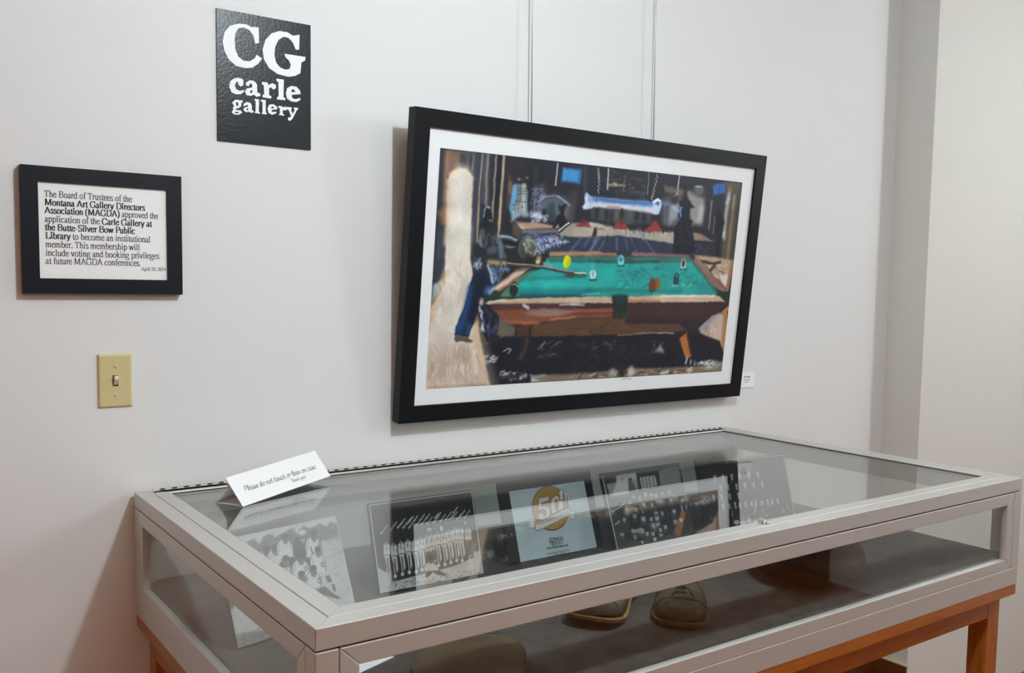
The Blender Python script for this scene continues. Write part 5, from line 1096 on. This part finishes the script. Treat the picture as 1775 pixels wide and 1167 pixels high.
120),2,[707,245],4,3,0.7],['e',(56,56,56),16,[788,279],48,39,0.7],['e',(166,166,166),7,[794,247],23,31,1.0],['e',(50,50,50),6,[798,225],22,10,1.0],['e',
(120,120,120),2,[786,243],4,3,0.7],['e',(120,120,120),2,[803,244],4,3,0.7],['e',(93,93,93),16,[426,354],48,39,0.7],['e',(203,203,203),7,[432,323],26,27,
1.0],['e',(50,50,50),6,[435,302],22,10,1.0],['e',(120,120,120),2,[425,319],4,3,0.7],['e',(120,120,120),2,[441,320],4,3,0.7],['e',(82,82,82),16,[532,367],
48,39,0.7],['e',(192,192,192),7,[538,336],20,31,1.0],['e',(50,50,50),6,[541,315],22,10,1.0],['e',(120,120,120),2,[530,332],4,3,0.7],['e',(120,120,120),
2,[546,333],4,3,0.7],['e',(71,71,71),16,[603,348],48,39,0.7],['e',(181,181,181),7,[610,317],23,27,1.0],['e',(50,50,50),6,[613,296],22,10,1.0],['e',(120,
120,120),2,[602,313],4,3,0.7],['e',(120,120,120),2,[618,314],4,3,0.7],['e',(60,60,60),16,[649,346],48,39,0.7],['e',(170,170,170),7,[655,315],26,31,1.0],
['e',(50,50,50),6,[658,293],22,10,1.0],['e',(120,120,120),2,[647,311],4,3,0.7],['e',(120,120,120),2,[664,312],4,3,0.7],['e',(97,97,97),16,[787,355],48,
39,0.7],['e',(207,207,207),7,[793,324],20,27,1.0],['e',(50,50,50),6,[796,302],22,10,1.0],['e',(120,120,120),2,[785,320],4,3,0.7],['e',(120,120,120),2,[802,
321],4,3,0.7],['e',(86,86,86),16,[936,374],48,39,0.7],['e',(196,196,196),7,[942,342],23,31,1.0],['e',(50,50,50),6,[946,321],22,10,1.0],['e',(120,120,120),
2,[935,338],4,3,0.7],['e',(120,120,120),2,[952,339],4,3,0.7],['e',(75,75,75),16,[560,454],48,39,0.7],['e',(185,185,185),7,[566,423],26,27,1.0],['e',(50,
50,50),6,[569,402],22,10,1.0],['e',(120,120,120),2,[559,419],4,3,0.7],['e',(120,120,120),2,[575,420],4,3,0.7],['e',(64,64,64),16,[635,464],48,39,0.7],['e',
(174,174,174),7,[641,433],20,31,1.0],['e',(50,50,50),6,[644,412],22,10,1.0],['e',(120,120,120),2,[633,429],4,3,0.7],['e',(120,120,120),2,[650,430],4,3,
0.7],['e',(101,101,101),16,[798,466],48,39,0.7],['e',(211,211,211),7,[804,434],23,27,1.0],['e',(50,50,50),6,[807,413],22,10,1.0],['e',(120,120,120),2,[796,
430],4,3,0.7],['e',(120,120,120),2,[813,432],4,3,0.7],['e',(90,90,90),16,[557,501],48,39,0.7],['e',(200,200,200),7,[563,470],26,31,1.0],['e',(50,50,50),
6,[566,449],22,10,1.0],['e',(120,120,120),2,[556,466],4,3,0.7],['e',(120,120,120),2,[572,468],4,3,0.7],['e',(79,79,79),16,[481,499],48,39,0.7],['e',(189,
189,189),7,[487,468],20,27,1.0],['e',(50,50,50),6,[490,447],22,10,1.0],['e',(120,120,120),2,[480,464],4,3,0.7],['e',(120,120,120),2,[495,465],4,3,0.7],
['e',(68,68,68),16,[486,555],48,39,0.7],['e',(178,178,178),7,[492,524],23,31,1.0],['e',(50,50,50),6,[495,503],22,10,1.0],['e',(120,120,120),2,[485,520],
4,3,0.7],['e',(120,120,120),2,[501,521],4,3,0.7],['e',(57,57,57),16,[556,560],48,39,0.7],['e',(167,167,167),7,[562,530],26,27,1.0],['e',(50,50,50),6,[565,
509],22,10,1.0],['e',(120,120,120),2,[554,525],4,3,0.7],['e',(120,120,120),2,[570,527],4,3,0.7],['e',(94,94,94),16,[567,613],48,39,0.7],['e',(204,204,204),
7,[573,583],20,31,1.0],['e',(50,50,50),6,[576,562],22,10,1.0],['e',(120,120,120),2,[566,578],4,3,0.7],['e',(120,120,120),2,[582,580],4,3,0.7],['e',(83,
83,83),16,[639,596],48,39,0.7],['e',(193,193,193),7,[645,565],23,27,1.0],['e',(50,50,50),6,[648,544],22,10,1.0],['e',(120,120,120),2,[638,561],4,3,0.7],
['e',(120,120,120),2,[654,562],4,3,0.7],['e',(72,72,72),16,[784,564],48,39,0.7],['e',(182,182,182),7,[790,533],26,31,1.0],['e',(50,50,50),6,[794,512],22,
10,1.0],['e',(120,120,120),2,[783,529],4,3,0.7],['e',(120,120,120),2,[799,530],4,3,0.7],['e',(61,61,61),16,[780,648],48,39,0.7],['e',(171,171,171),7,[787,
617],20,27,1.0],['e',(50,50,50),6,[790,596],22,10,1.0],['e',(120,120,120),2,[779,613],4,3,0.7],['e',(120,120,120),2,[796,614],4,3,0.7],['e',(98,98,98),
16,[901,645],48,39,0.7],['e',(208,208,208),7,[908,614],23,31,1.0],['e',(50,50,50),6,[911,593],22,10,1.0],['e',(120,120,120),2,[900,610],4,3,0.7],['e',(120,
120,120),2,[917,611],4,3,0.7],['e',(87,87,87),16,[865,560],48,39,0.7],['e',(197,197,197),7,[872,528],26,27,1.0],['e',(50,50,50),6,[875,507],22,10,1.0],
['e',(120,120,120),2,[864,524],4,3,0.7],['e',(120,120,120),2,[881,525],4,3,0.7],['e',(76,76,76),16,[224,571],48,39,0.7],['e',(186,186,186),7,[229,541],
20,31,1.0],['e',(50,50,50),6,[232,521],22,10,1.0],['e',(120,120,120),2,[222,537],4,3,0.7],['e',(120,120,120),2,[237,539],4,3,0.7],['e',(65,65,65),16,[294,
585],48,39,0.7],['e',(175,175,175),7,[299,555],23,27,1.0],['e',(50,50,50),6,[302,535],22,10,1.0],['e',(120,120,120),2,[292,551],4,3,0.7],['e',(120,120,
120),2,[308,553],4,3,0.7],['e',(102,102,102),16,[336,588],48,39,0.7],['e',(212,212,212),7,[341,557],26,31,1.0],['e',(50,50,50),6,[344,537],22,10,1.0],['e',
(120,120,120),2,[334,553],4,3,0.7],['e',(120,120,120),2,[350,555],4,3,0.7],['e',(91,91,91),16,[390,623],48,39,0.7],['e',(201,201,201),7,[396,592],20,27,
1.0],['e',(50,50,50),6,[399,572],22,10,1.0],['e',(120,120,120),2,[388,588],4,3,0.7],['e',(120,120,120),2,[404,590],4,3,0.7],['e',(80,80,80),16,[462,633],
48,39,0.7],['e',(190,190,190),7,[468,603],23,31,1.0],['e',(50,50,50),6,[471,582],22,10,1.0],['e',(120,120,120),2,[461,599],4,3,0.7],['e',(120,120,120),
2,[477,600],4,3,0.7],['e',(69,69,69),16,[85,582],48,39,0.7],['e',(179,179,179),7,[90,552],26,27,1.0],['e',(50,50,50),6,[93,532],22,10,1.0],['e',(120,120,
120),2,[83,548],4,3,0.7],['e',(120,120,120),2,[98,550],4,3,0.7],['e',(58,58,58),16,[233,630],48,39,0.7],['e',(168,168,168),7,[239,601],20,31,1.0],['e',
(50,50,50),6,[241,580],22,10,1.0],['e',(120,120,120),2,[231,596],4,3,0.7],['e',(120,120,120),2,[247,598],4,3,0.7],['e',(95,95,95),16,[562,667],48,39,0.7],
['e',(205,205,205),7,[568,637],23,27,1.0],['e',(50,50,50),6,[571,616],22,10,1.0],['e',(120,120,120),2,[560,633],4,3,0.7],['e',(120,120,120),2,[576,634],
4,3,0.7],['p',(70,70,70),8,[108,455,200,460,183,558,71,549]],['p',(180,180,180),8,[219,540,348,535,358,575,221,571]],['p',(62,62,62),14,[654,610,954,596,
974,680,620,684]],['p',(84,84,84),10,[167,647,576,646,976,672,977,705,4,676]],['p',(235,235,235),4,[292,655,333,657,320,686]],['p',(230,230,230),4,[460,
649,499,646,495,677,461,680]]],5:[['p',(34,34,34),6,[-20,-20,1020,-20,1020,800,-20,800]],['p',(52,52,52),160,[700,-20,1020,-20,1020,400,820,400]],['e',
(214,214,214),4,[170,150],15,20,1.0],['e',(60,60,60),4,[170,133],14,7,1.0],['e',(120,120,120),2,[165,149],3,3,1.0],['e',(120,120,120),2,[175,149],3,3,1.0],
['e',(196,196,196),5,[172,180],9,20,1.0],['e',(150,150,150),6,[156,184],8,16,0.6],['e',(214,214,214),4,[260,150],15,20,1.0],['e',(60,60,60),4,[260,133],
14,7,1.0],['e',(120,120,120),2,[255,149],3,3,1.0],['e',(120,120,120),2,[265,149],3,3,1.0],['e',(196,196,196),5,[262,180],9,20,1.0],['e',(150,150,150),6,
[246,184],8,16,0.6],['e',(214,214,214),4,[360,150],15,20,1.0],['e',(60,60,60),4,[360,133],14,7,1.0],['e',(120,120,120),2,[355,149],3,3,1.0],['e',(120,120,
120),2,[365,149],3,3,1.0],['e',(196,196,196),5,[362,180],9,20,1.0],['e',(150,150,150),6,[346,184],8,16,0.6],['e',(214,214,214),4,[450,150],15,20,1.0],['e',
(60,60,60),4,[450,133],14,7,1.0],['e',(120,120,120),2,[445,149],3,3,1.0],['e',(120,120,120),2,[455,149],3,3,1.0],['e',(196,196,196),5,[452,180],9,20,1.0],
['e',(150,150,150),6,[436,184],8,16,0.6],['e',(214,214,214),4,[555,150],15,20,1.0],['e',(60,60,60),4,[555,133],14,7,1.0],['e',(120,120,120),2,[550,149],
3,3,1.0],['e',(120,120,120),2,[560,149],3,3,1.0],['e',(196,196,196),5,[557,180],9,20,1.0],['e',(150,150,150),6,[541,184],8,16,0.6],['e',(214,214,214),4,
[660,150],15,20,1.0],['e',(60,60,60),4,[660,133],14,7,1.0],['e',(120,120,120),2,[655,149],3,3,1.0],['e',(120,120,120),2,[665,149],3,3,1.0],['e',(196,196,
196),5,[662,180],9,20,1.0],['e',(150,150,150),6,[646,184],8,16,0.6],['e',(214,214,214),4,[215,245],15,20,1.0],['e',(60,60,60),4,[215,228],14,7,1.0],['e',
(120,120,120),2,[210,244],3,3,1.0],['e',(120,120,120),2,[220,244],3,3,1.0],['e',(196,196,196),5,[217,275],9,20,1.0],['e',(150,150,150),6,[201,279],8,16,
0.6],['e',(214,214,214),4,[300,245],15,20,1.0],['e',(60,60,60),4,[300,228],14,7,1.0],['e',(120,120,120),2,[295,244],3,3,1.0],['e',(120,120,120),2,[305,
244],3,3,1.0],['e',(196,196,196),5,[302,275],9,20,1.0],['e',(150,150,150),6,[286,279],8,16,0.6],['e',(214,214,214),4,[395,245],15,20,1.0],['e',(60,60,60),
4,[395,228],14,7,1.0],['e',(120,120,120),2,[390,244],3,3,1.0],['e',(120,120,120),2,[400,244],3,3,1.0],['e',(196,196,196),5,[397,275],9,20,1.0],['e',(150,
150,150),6,[381,279],8,16,0.6],['e',(214,214,214),4,[490,245],15,20,1.0],['e',(60,60,60),4,[490,228],14,7,1.0],['e',(120,120,120),2,[485,244],3,3,1.0],
['e',(120,120,120),2,[495,244],3,3,1.0],['e',(196,196,196),5,[492,275],9,20,1.0],['e',(150,150,150),6,[476,279],8,16,0.6],['e',(214,214,214),4,[590,245],
15,20,1.0],['e',(60,60,60),4,[590,228],14,7,1.0],['e',(120,120,120),2,[585,244],3,3,1.0],['e',(120,120,120),2,[595,244],3,3,1.0],['e',(196,196,196),5,[592,
275],9,20,1.0],['e',(150,150,150),6,[576,279],8,16,0.6],['e',(214,214,214),4,[690,245],15,20,1.0],['e',(60,60,60),4,[690,228],14,7,1.0],['e',(120,120,120),
2,[685,244],3,3,1.0],['e',(120,120,120),2,[695,244],3,3,1.0],['e',(196,196,196),5,[692,275],9,20,1.0],['e',(150,150,150),6,[676,279],8,16,0.6],['e',(214,
214,214),4,[120,330],15,20,1.0],['e',(60,60,60),4,[120,313],14,7,1.0],['e',(120,120,120),2,[115,329],3,3,1.0],['e',(120,120,120),2,[125,329],3,3,1.0],['e',
(196,196,196),5,[122,360],9,20,1.0],['e',(150,150,150),6,[106,364],8,16,0.6],['e',(214,214,214),4,[210,330],15,20,1.0],['e',(60,60,60),4,[210,313],14,7,
1.0],['e',(120,120,120),2,[205,329],3,3,1.0],['e',(120,120,120),2,[215,329],3,3,1.0],['e',(196,196,196),5,[212,360],9,20,1.0],['e',(150,150,150),6,[196,
364],8,16,0.6],['e',(214,214,214),4,[300,330],15,20,1.0],['e',(60,60,60),4,[300,313],14,7,1.0],['e',(120,120,120),2,[295,329],3,3,1.0],['e',(120,120,120),
2,[305,329],3,3,1.0],['e',(196,196,196),5,[302,360],9,20,1.0],['e',(150,150,150),6,[286,364],8,16,0.6],['e',(214,214,214),4,[400,330],15,20,1.0],['e',(60,
60,60),4,[400,313],14,7,1.0],['e',(120,120,120),2,[395,329],3,3,1.0],['e',(120,120,120),2,[405,329],3,3,1.0],['e',(196,196,196),5,[402,360],9,20,1.0],['e',
(150,150,150),6,[386,364],8,16,0.6],['e',(212,212,212),4,[210,415],13,17,1.0],['e',(60,60,60),4,[210,400],12,6,1.0],['e',(186,186,186),6,[210,448],16,14,
1.0],['e',(212,212,212),4,[278,423],13,17,1.0],['e',(60,60,60),4,[278,408],12,6,1.0],['e',(186,186,186),6,[278,448],16,14,1.0],['e',(212,212,212),4,[346,
415],13,17,1.0],['e',(60,60,60),4,[346,400],12,6,1.0],['e',(186,186,186),6,[346,448],16,14,1.0],['e',(212,212,212),4,[396,423],13,17,1.0],['e',(60,60,60),
4,[396,408],12,6,1.0],['e',(186,186,186),6,[396,448],16,14,1.0],['e',(212,212,212),4,[464,415],13,17,1.0],['e',(60,60,60),4,[464,400],12,6,1.0],['e',(186,
186,186),6,[464,448],16,14,1.0],['e',(212,212,212),4,[532,423],13,17,1.0],['e',(60,60,60),4,[532,408],12,6,1.0],['e',(186,186,186),6,[532,448],16,14,1.0],
['e',(212,212,212),4,[582,415],13,17,1.0],['e',(60,60,60),4,[582,400],12,6,1.0],['e',(186,186,186),6,[582,448],16,14,1.0],['e',(212,212,212),4,[650,423],
13,17,1.0],['e',(60,60,60),4,[650,408],12,6,1.0],['e',(186,186,186),6,[650,448],16,14,1.0],['e',(212,212,212),4,[718,415],13,17,1.0],['e',(60,60,60),4,
[718,400],12,6,1.0],['e',(186,186,186),6,[718,448],16,14,1.0],['e',(212,212,212),4,[768,423],13,17,1.0],['e',(60,60,60),4,[768,408],12,6,1.0],['e',(186,
186,186),6,[768,448],16,14,1.0],['e',(212,212,212),4,[836,415],13,17,1.0],['e',(60,60,60),4,[836,400],12,6,1.0],['e',(186,186,186),6,[836,448],16,14,1.0],
['l',(190,190,190),6,[584,412,554,512],18,1.0],['s',[(190,190,190),(150,150,150),(220,220,220)],26,[60,470,960,470,960,560,60,560],40,12,80],['e',(215,
215,215),10,[330,590],34,22,1.0],['e',(215,215,215),10,[400,602],34,22,1.0],['e',(215,215,215),10,[470,590],34,22,1.0],['e',(215,215,215),10,[540,602],
34,22,1.0],['e',(215,215,215),10,[610,590],34,22,1.0],['s',[(190,190,190)],12,[420,40,520,40,520,66,420,66],18,5,5]]}
POSE = {1: [0.082, -0.511, 0.263, 0.196, 0.356, 0.226], 2: [0.4258, -0.3832, 0.2555, 0.1892, 0.2948, -0.006], 3: [0.7683, -0.361, 0.285, 0.1937, 0.302, 0.002], 4: [1.0551, -0.4114, 0.2709, 0.1924, 0.346, 0.0139], 5: [1.3829, -0.3997, 0.2929, 0.1914, 0.3316, -0.2146]}
def leaning(key, name, label, cat, group=None):
    x, y, w, h, t, s = POSE[key]
    h -= 0.005
    o = empty(name, (x, y, DECK + 0.0008 + 0.0085 * math.sin(t)), (-t, 0, s))
    tag(o, label, cat, group)
    return o, w, h
def strut(o, w, h, t):
    bm = bmesh.new()
    top = Vector((w / 2, 0.0085, h * 0.62))
    L = top.z * math.cos(t) - math.sin(t) * top.y
    dirv = Vector((0, math.sin(0.42 + t), -math.cos(0.42 + t)))
    k = 0.0
    inv = Matrix.Rotation(t, 4, 'X')
    # foot found where the strut meets the deck
    up = Vector((0, -math.sin(t), math.cos(t)))
    up = Vector((0, math.sin(-t) * -1, math.cos(t)))
    zz = lambda p: p.z * math.cos(t) - p.y * math.sin(t)
    k = zz(top) / -(dirv.z * math.cos(t) - dirv.y * math.sin(t))
    foot = top + dirv * (k + 0.0)
    a = Vector((0.022, 0, 0))
    nrm = Vector((0, 0.0012, 0))
    hexa(bm, [foot - a, foot + a, foot + a + nrm, foot - a + nrm, top - a, top + a, top + a + nrm, top - a + nrm])
    link('back_strut', bm, 'board', o)
GRP = 'old team photographs in the case'
def photo(key, label, border, nx, ny, seed, trims):
    o, w, h = leaning(key, 'framed_photograph', label, 'photograph', GRP)
    t = POSE[key][4]
    link('backing', boxes((-border, w + border, 0.0012, 0.008, 0, h + border)), 'board', o, bevel=0.0006)
    vh = 1000 * h / w
    im = paint(PHOTOS[key], vh, nx, ny, 0.05, seed, 5)
    print_sheet('print', im, 0.0015, w - 0.0015, 0.0015, h - 0.0015, 0.0, 'photo', o)
    bs = []
    e = 0.0018
    if 't' in trims: bs.append((0, w, -0.0006, 0.0012, h - e, h))
    if 'l' in trims: bs.append((0, e, -0.0006, 0.0012, 0, h - e))
    if 'r' in trims: bs.append((w - e, w, -0.0006, 0.0012, 0, h - e))
    link('edge_trim', boxes(*bs), 'trim', o)
    strut(o, w, h, t)
photo(1, 'black and white outdoor photograph of a standing and kneeling ball team, leftmost in the case', 0.0005, 280, 209, 11, 'tr')
photo(2, 'photograph of a long row of players in white with slanted names above them', 0.003, 280, 208, 12, 'tlr')
photo(4, 'dark group photograph of many closely seated people, right of the fiftieth anniversary sheet', 0.004, 280, 199, 13, 'l')
photo(5, 'dark sheet of small portrait pictures in rows, rightmost of the pictures in the case', 0.003, 260, 172, 14, 'tr')

# anniversary sheet on its dark mat
LOGO = {'paper': [108,81,911,81,930,705,113,712],'five': [393,172,510,169,484,206,417,211,405,243,447,239,485,258,494,296,475,331,432,353,385,356,359,334,361,307,387,289,415,302,418,331,437,324,450,297,444,276,420,265,373,276],'zeroO': [523,201,555,176,604,173,605,211,638,215,643,261,632,290,577,299,506,320,502,274],'zeroI': [563,206,581,201,591,232,583,280,552,292,547,250],'th_t': [630,130,660,126,656,145,670,146,667,161,657,162,653,205,667,206,662,218,622,217,615,205,619,163,612,162,616,145,627,145],'th_h': [660,130,696,127,693,157,711,151,726,160,721,210,730,212,726,224,693,222,699,173,691,176,687,212,692,214,689,223,654,222,656,210,664,209,671,143,657,141],'disc_c': [502,270],'disc_x': [314,269,695,272],'disc_y': [512,85,497,453],'ribbon': [313,365,403,357,523,329,625,301,700,293,692,359,610,370,509,395,390,424,310,433],'tailL': [243,334,319,336,317,358,308,368,309,407,245,405,272,372],'tailR': [696,323,757,323,741,354,759,389,684,390,692,359],'foldL': [310,357,361,338,335,327],'foldR': [668,371,692,359,685,392],'text': [('World Museum of Mining',[325,396,681,335]),('155 Museum Way',[429,527,584,531]),('Butte,MT 59701',[431,551,576,554]),('406-723-7211',[447,576,564,579]),('www.miningmuseum.org',[391,597,621,602]),('Open at 9am,Tour hrs Closed',[384,640,631,641]),('1:00 PM - 4:00 PM',[436,660,579,658]),('Photo archives available by Appointment Year Round',[308,697,715,704])]}
o, w, h = leaning(3, 'museum_sheet', 'pale sheet with orange fiftieth anniversary logo on black mat, in the case', 'information sheet')
link('mat_board', boxes((0, w, 0.0012, 0.006, 0, h)), 'board', o, bevel=0.0006)
lk = w / 1000.0
lput = lambda d: (lambda u, v: Vector((u * lk, -d, h - v * lk)))
q = LOGO['paper']
def clampv(lp): return [min(v, h / lk - 2) if i % 2 else v for i, v in enumerate(lp)]
sheet = link('paper_sheet', flat_shape([clampv(q)], lput(-0.0006)), 'sheet_blue', o)
cx, cy = LOGO['disc_c']
rx = abs(LOGO['disc_x'][2] - LOGO['disc_x'][0]) / 2; ry = abs(LOGO['disc_y'][3] - LOGO['disc_y'][1]) / 2
cx = (LOGO['disc_x'][0] + LOGO['disc_x'][2]) / 2; cy = (LOGO['disc_y'][1] + LOGO['disc_y'][3]) / 2
ell = lambda k: [c for i in range(56) for c in (cx + (rx + k) * math.cos(i * math.pi / 28), cy + (ry + k) * math.sin(i * math.pi / 28))]
link('logo_disc_edge', flat_shape([ell(3), ell(-4)], lput(0.0001)), 'ink', sheet)
link('logo_disc', flat_shape([ell(-4)], lput(0.0001)), 'gold', sheet)
def outline(lp, wd, d, closed=True):
    P = [(lp[i], lp[i + 1]) for i in range(0, len(lp), 2)]
    bm = bmesh.new()
    for a, b in zip(P, P[1:] + P[:1]):
        ribbon(bm, [a, b], lambda dd: wd, lput(d))
    return bm
link('logo_numerals', merge([flat_shape([LOGO['five']], lput(0.0003)), flat_shape([LOGO['zeroO'], LOGO['zeroI']], lput(0.0003))]), 'white', sheet)
link('logo_ordinal', merge([flat_shape([LOGO['th_t']], lput(0.0004)), flat_shape([LOGO['th_h']], lput(0.0004))]), 'white', sheet)
link('logo_ribbon', merge([flat_shape([LOGO['tailL']], lput(0.0003)), flat_shape([LOGO['tailR']], lput(0.0003)), flat_shape([LOGO['ribbon']], lput(0.0005))]), 'white', sheet)
link('logo_lines', merge([outline(LOGO[k], 3.5, d) for k, d in (('five', 0.0006), ('zeroO', 0.0006), ('zeroI', 0.0006), ('th_t', 0.0006), ('th_h', 0.0006), ('ribbon', 0.0007), ('tailL', 0.00045), ('tailR', 0.00045))]), 'ink', sheet)
bm = bmesh.new()
for i, (txt, (u0, v0, u1, v1)) in enumerate(LOGO['text']):
    size = [42, 27, 27, 27, 27, 22, 20, 19][i]
    letter(bm, [(txt, 1 if i < 5 else 0)], u0, -v0, u1, -v1, size, lambda x, z: lput(0.0008)(x, -z), serif=False, thick=8, thin=7, bthick=11, bthin=9)
    if i == 0:
        link('ribbon_lettering', bm, 'gold', sheet)
        bm = bmesh.new()
link('lettering', bm, 'ink', sheet)
strut(o, w, h, POSE[3][4])

# loose caption card at the front left
cc = empty('caption_card', (0.2229, -0.7092, DECK + 0.0004), (0, 0, math.radians(19.3)))
tag(cc, 'blank white card lying in the front left corner of the case', 'card')
link('card', boxes((-0.045, 0.0785, 0, 0.058, 0, 0.0008)), 'paper', cc)

# ---------------------------------------------------------------- old shoes
def shoe(name, toe, head, label, toe_lift, bend, tall, edge):
    o = empty(name, (toe[0], toe[1], DECK + 0.0003), (0, 0, head))
    tag(o, label, 'shoe', 'pair of old shoes in the case')
    # local +y runs from the toe back to the heel
    W = [(0.0, 0.018), (0.006, 0.033), (0.02, 0.046), (0.05, 0.0525), (0.085, 0.0515), (0.13, 0.043), (0.17, 0.036), (0.21, 0.037), (0.245, 0.036), (0.268, 0.026), (0.277, 0.010)]
    lift = lambda y: toe_lift * max(0.0, 1 - y / 0.11) ** 1.6 + (0.010 if 0.11 < y < 0.2 else 0.012 if y >= 0.2 else 0.012 * max(0, (y - 0.07) / 0.04))
    cxs = lambda y: bend * math.sin(y / 0.277 * math.pi)
    ys0 = [q[0] for q in W]
    W = [(min(max(y, 0.0), 0.277), max(w, 0.006)) for y, w in curve_pts(W, 4)]
    W = [q for i, q in enumerate(W) if i == 0 or q[0] > W[i - 1][0] + 1e-5]
    def loft(bm, rings):
        vs = [[bm.verts.new(p) for p in r] for r in rings]
        for a, b in zip(vs, vs[1:]):
            for k in range(len(a)):
                bm.faces.new([a[k], a[(k + 1) % len(a)], b[(k + 1) % len(b)], b[k]])
        bm.faces.new(vs[0]); bm.faces.new(vs[-1])
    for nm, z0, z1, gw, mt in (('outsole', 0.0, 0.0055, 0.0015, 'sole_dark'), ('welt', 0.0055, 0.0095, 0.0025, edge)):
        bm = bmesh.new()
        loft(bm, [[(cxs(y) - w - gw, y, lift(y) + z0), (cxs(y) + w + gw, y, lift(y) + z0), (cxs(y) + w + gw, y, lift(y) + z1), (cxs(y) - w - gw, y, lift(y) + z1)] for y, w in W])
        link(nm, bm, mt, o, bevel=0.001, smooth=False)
    bm = boxes((cxs(0.24) - 0.036, cxs(0.24) + 0.036, 0.202, 0.274, 0.0, 0.0125))
    link('heel', bm, 'heel', o, bevel=0.004)
    Ht = [q * min(1.0, 0.6 + (tall - 0.6) * max(0.0, min(1.0, (i - 3) / 4)) + 0.4 * max(0.0, 1 - i / 5)) for i, q in enumerate([0.018, 0.030, 0.040, 0.047, 0.056, 0.070, 0.086, 0.098, 0.100, 0.096, 0.08])]
    Ht = [float(np.interp(y, ys0, Ht)) for y, w in W]
    bm = bmesh.new()
    rings = []
    N = 20
    for (y, w), hgt in zip(W, Ht):
        r = []
        for k in range(N):
            a = math.pi * k / (N - 1)
            ca, sa = math.cos(a), math.sin(a)
            ex = 0.62 if y < 0.1 else 0.8
            nar = 1.0 - (0.14 if y > 0.11 else 0.0) * sa
            wr = 0.0012 * math.sin(y * 210 + k) if y < 0.14 else 0
            r.append((cxs(y) + w * nar * math.copysign(abs(ca) ** ex, ca), y + 0.002, lift(y) + 0.0095 + hgt * abs(sa) ** 0.75 + wr))
        rings.append(r)
    loft(bm, rings)
    up = link('upper', bm, 'leather', o, smooth=True)
    md = up.modifiers.new('sub', 'SUBSURF'); md.levels = 1; md.render_levels = 2
    # toe cap seam and lace eyelets
    bm = bmesh.new()
    def top_at(y):
        ys = [q[0] for q in W]
        return float(np.interp(y, ys, Ht))
    for y0 in (0.070, 0.085, 0.100, 0.115, 0.130):
        hgt = top_at(y0)
        z = lift(y0) + 0.011 + hgt
        c = cxs(y0)
        tube(bm, [(c - 0.017, y0 + 0.004, z - 0.006), (c - 0.006, y0, z + 0.0016), (c + 0.006, y0 + 0.001, z + 0.0016), (c + 0.017, y0 + 0.005, z - 0.006)], 0.0016, 6)
    z = lift(0.08) + 0.0125 + top_at(0.080)
    sh = 0.026
    tube(bm, [(0.0, 0.106 - sh, z), (0.012, 0.096 - sh, z + 0.003), (0.022, 0.088 - sh, z - 0.010), (0.030, 0.084 - sh, z - 0.022)], 0.0015, 6)
    tube(bm, [(0.0, 0.106 - sh, z), (-0.012, 0.094 - sh, z + 0.003), (-0.021, 0.084 - sh, z - 0.012)], 0.0015, 6)
    link('laces', bm, 'leather_dark', o, smooth=True)
    bm = bmesh.new()
    y = 0.040
    P = []
    for k in range(3, 18):
        a = math.pi * k / 20
        P.append((cxs(y) + 0.0508 * math.copysign(abs(math.cos(a)) ** 0.62, math.cos(a)), y + 0.004, lift(y) + 0.0098 + (top_at(y) + 0.0006) * abs(math.sin(a)) ** 0.75))
    tube(bm, P, 0.0011, 6)
    link('toe_cap_seam', bm, 'leather_dark', o, smooth=True)
shoe('leather_shoe', (0.655, -0.768), math.radians(-58), 'old dark leather shoe with curled tan sole edge, nearer the left end of the case', 0.020, 0.006, 0.60, 'sole')
shoe('leather_shoe', (0.806, -0.868), math.radians(-46), 'old dark leather laced shoe with flat sole, nearer the round leather ball', 0.007, -0.004, 0.82, 'sole_dim')

# ---------------------------------------------------------------- leather balls
def lump(bm, rx, ry, rz, flat, seed, amp):
    bmesh.ops.create_uvsphere(bm, u_segments=48, v_segments=28, radius=1.0)
    rnd = random.Random(seed)
    ph = [(rnd.uniform(1.5, 4), rnd.uniform(1.5, 4), rnd.uniform(1.5, 4), rnd.uniform(0, 6)) for _ in range(6)]
    for v in bm.verts:
        c = v.co
        k = 1 + amp * sum(math.sin(a * c.x + b * c.y + d * c.z + e) for a, b, d, e in ph) / 6
        z = c.z * rz
        if z < -rz * flat: z = -rz * flat
        v.co = Vector((c.x * rx * k, c.y * ry * k, z * (k if z > 0 else 1)))
ball = empty('leather_ball', (1.285, -0.782, DECK + 0.0004), (0, 0, math.radians(51)))
tag(ball, 'large rounded dark brown leather ball on the deck toward the right end of the case', 'ball')
bm = bmesh.new(); lump(bm, 0.158, 0.124, 0.066, 0.93, 2, 0.05)
for v in bm.verts: v.co.z += 0.066 * 0.93
link('ball_body', bm, 'ball', ball, smooth=True)
bm = bmesh.new()
for sgn in (-1, 1):
    tube(bm, [(0.159 * math.sin(a), sgn * 0.045 * math.cos(a), 0.0615 + 0.0665 * math.cos(a) * 0.915) for a in [i * 0.12 - 1.2 for i in range(21)]], 0.0012, 6)
link('ball_seam', bm, 'leather_dark', ball, smooth=True)
tanb = empty('leather_ball', (0.365, -0.825, DECK + 0.0004), (0, 0, math.radians(38)))
tag(tanb, 'slack tan-brown leather ball lying low behind the front glass, beside the white card', 'ball')
bm = bmesh.new(); lump(bm, 0.118, 0.092, 0.026, 0.8, 9, 0.22)
for v in bm.verts: v.co.z += 0.026 * 0.8
link('ball_body', bm, 'tan', tanb, smooth=True)
bm = bmesh.new()
tube(bm, [(-0.080 + 0.012 * math.sin(i * 0.5), -0.064 + i * 0.0115, 0.0196 + 0.0180 * math.sqrt(max(0.0, 1 - ((-0.080) / 0.122) ** 2 - ((-0.064 + i * 0.0115) / 0.095) ** 2))) for i in range(12)], 0.0011, 6)
link('ball_seam', bm, 'seam', tanb, smooth=True)
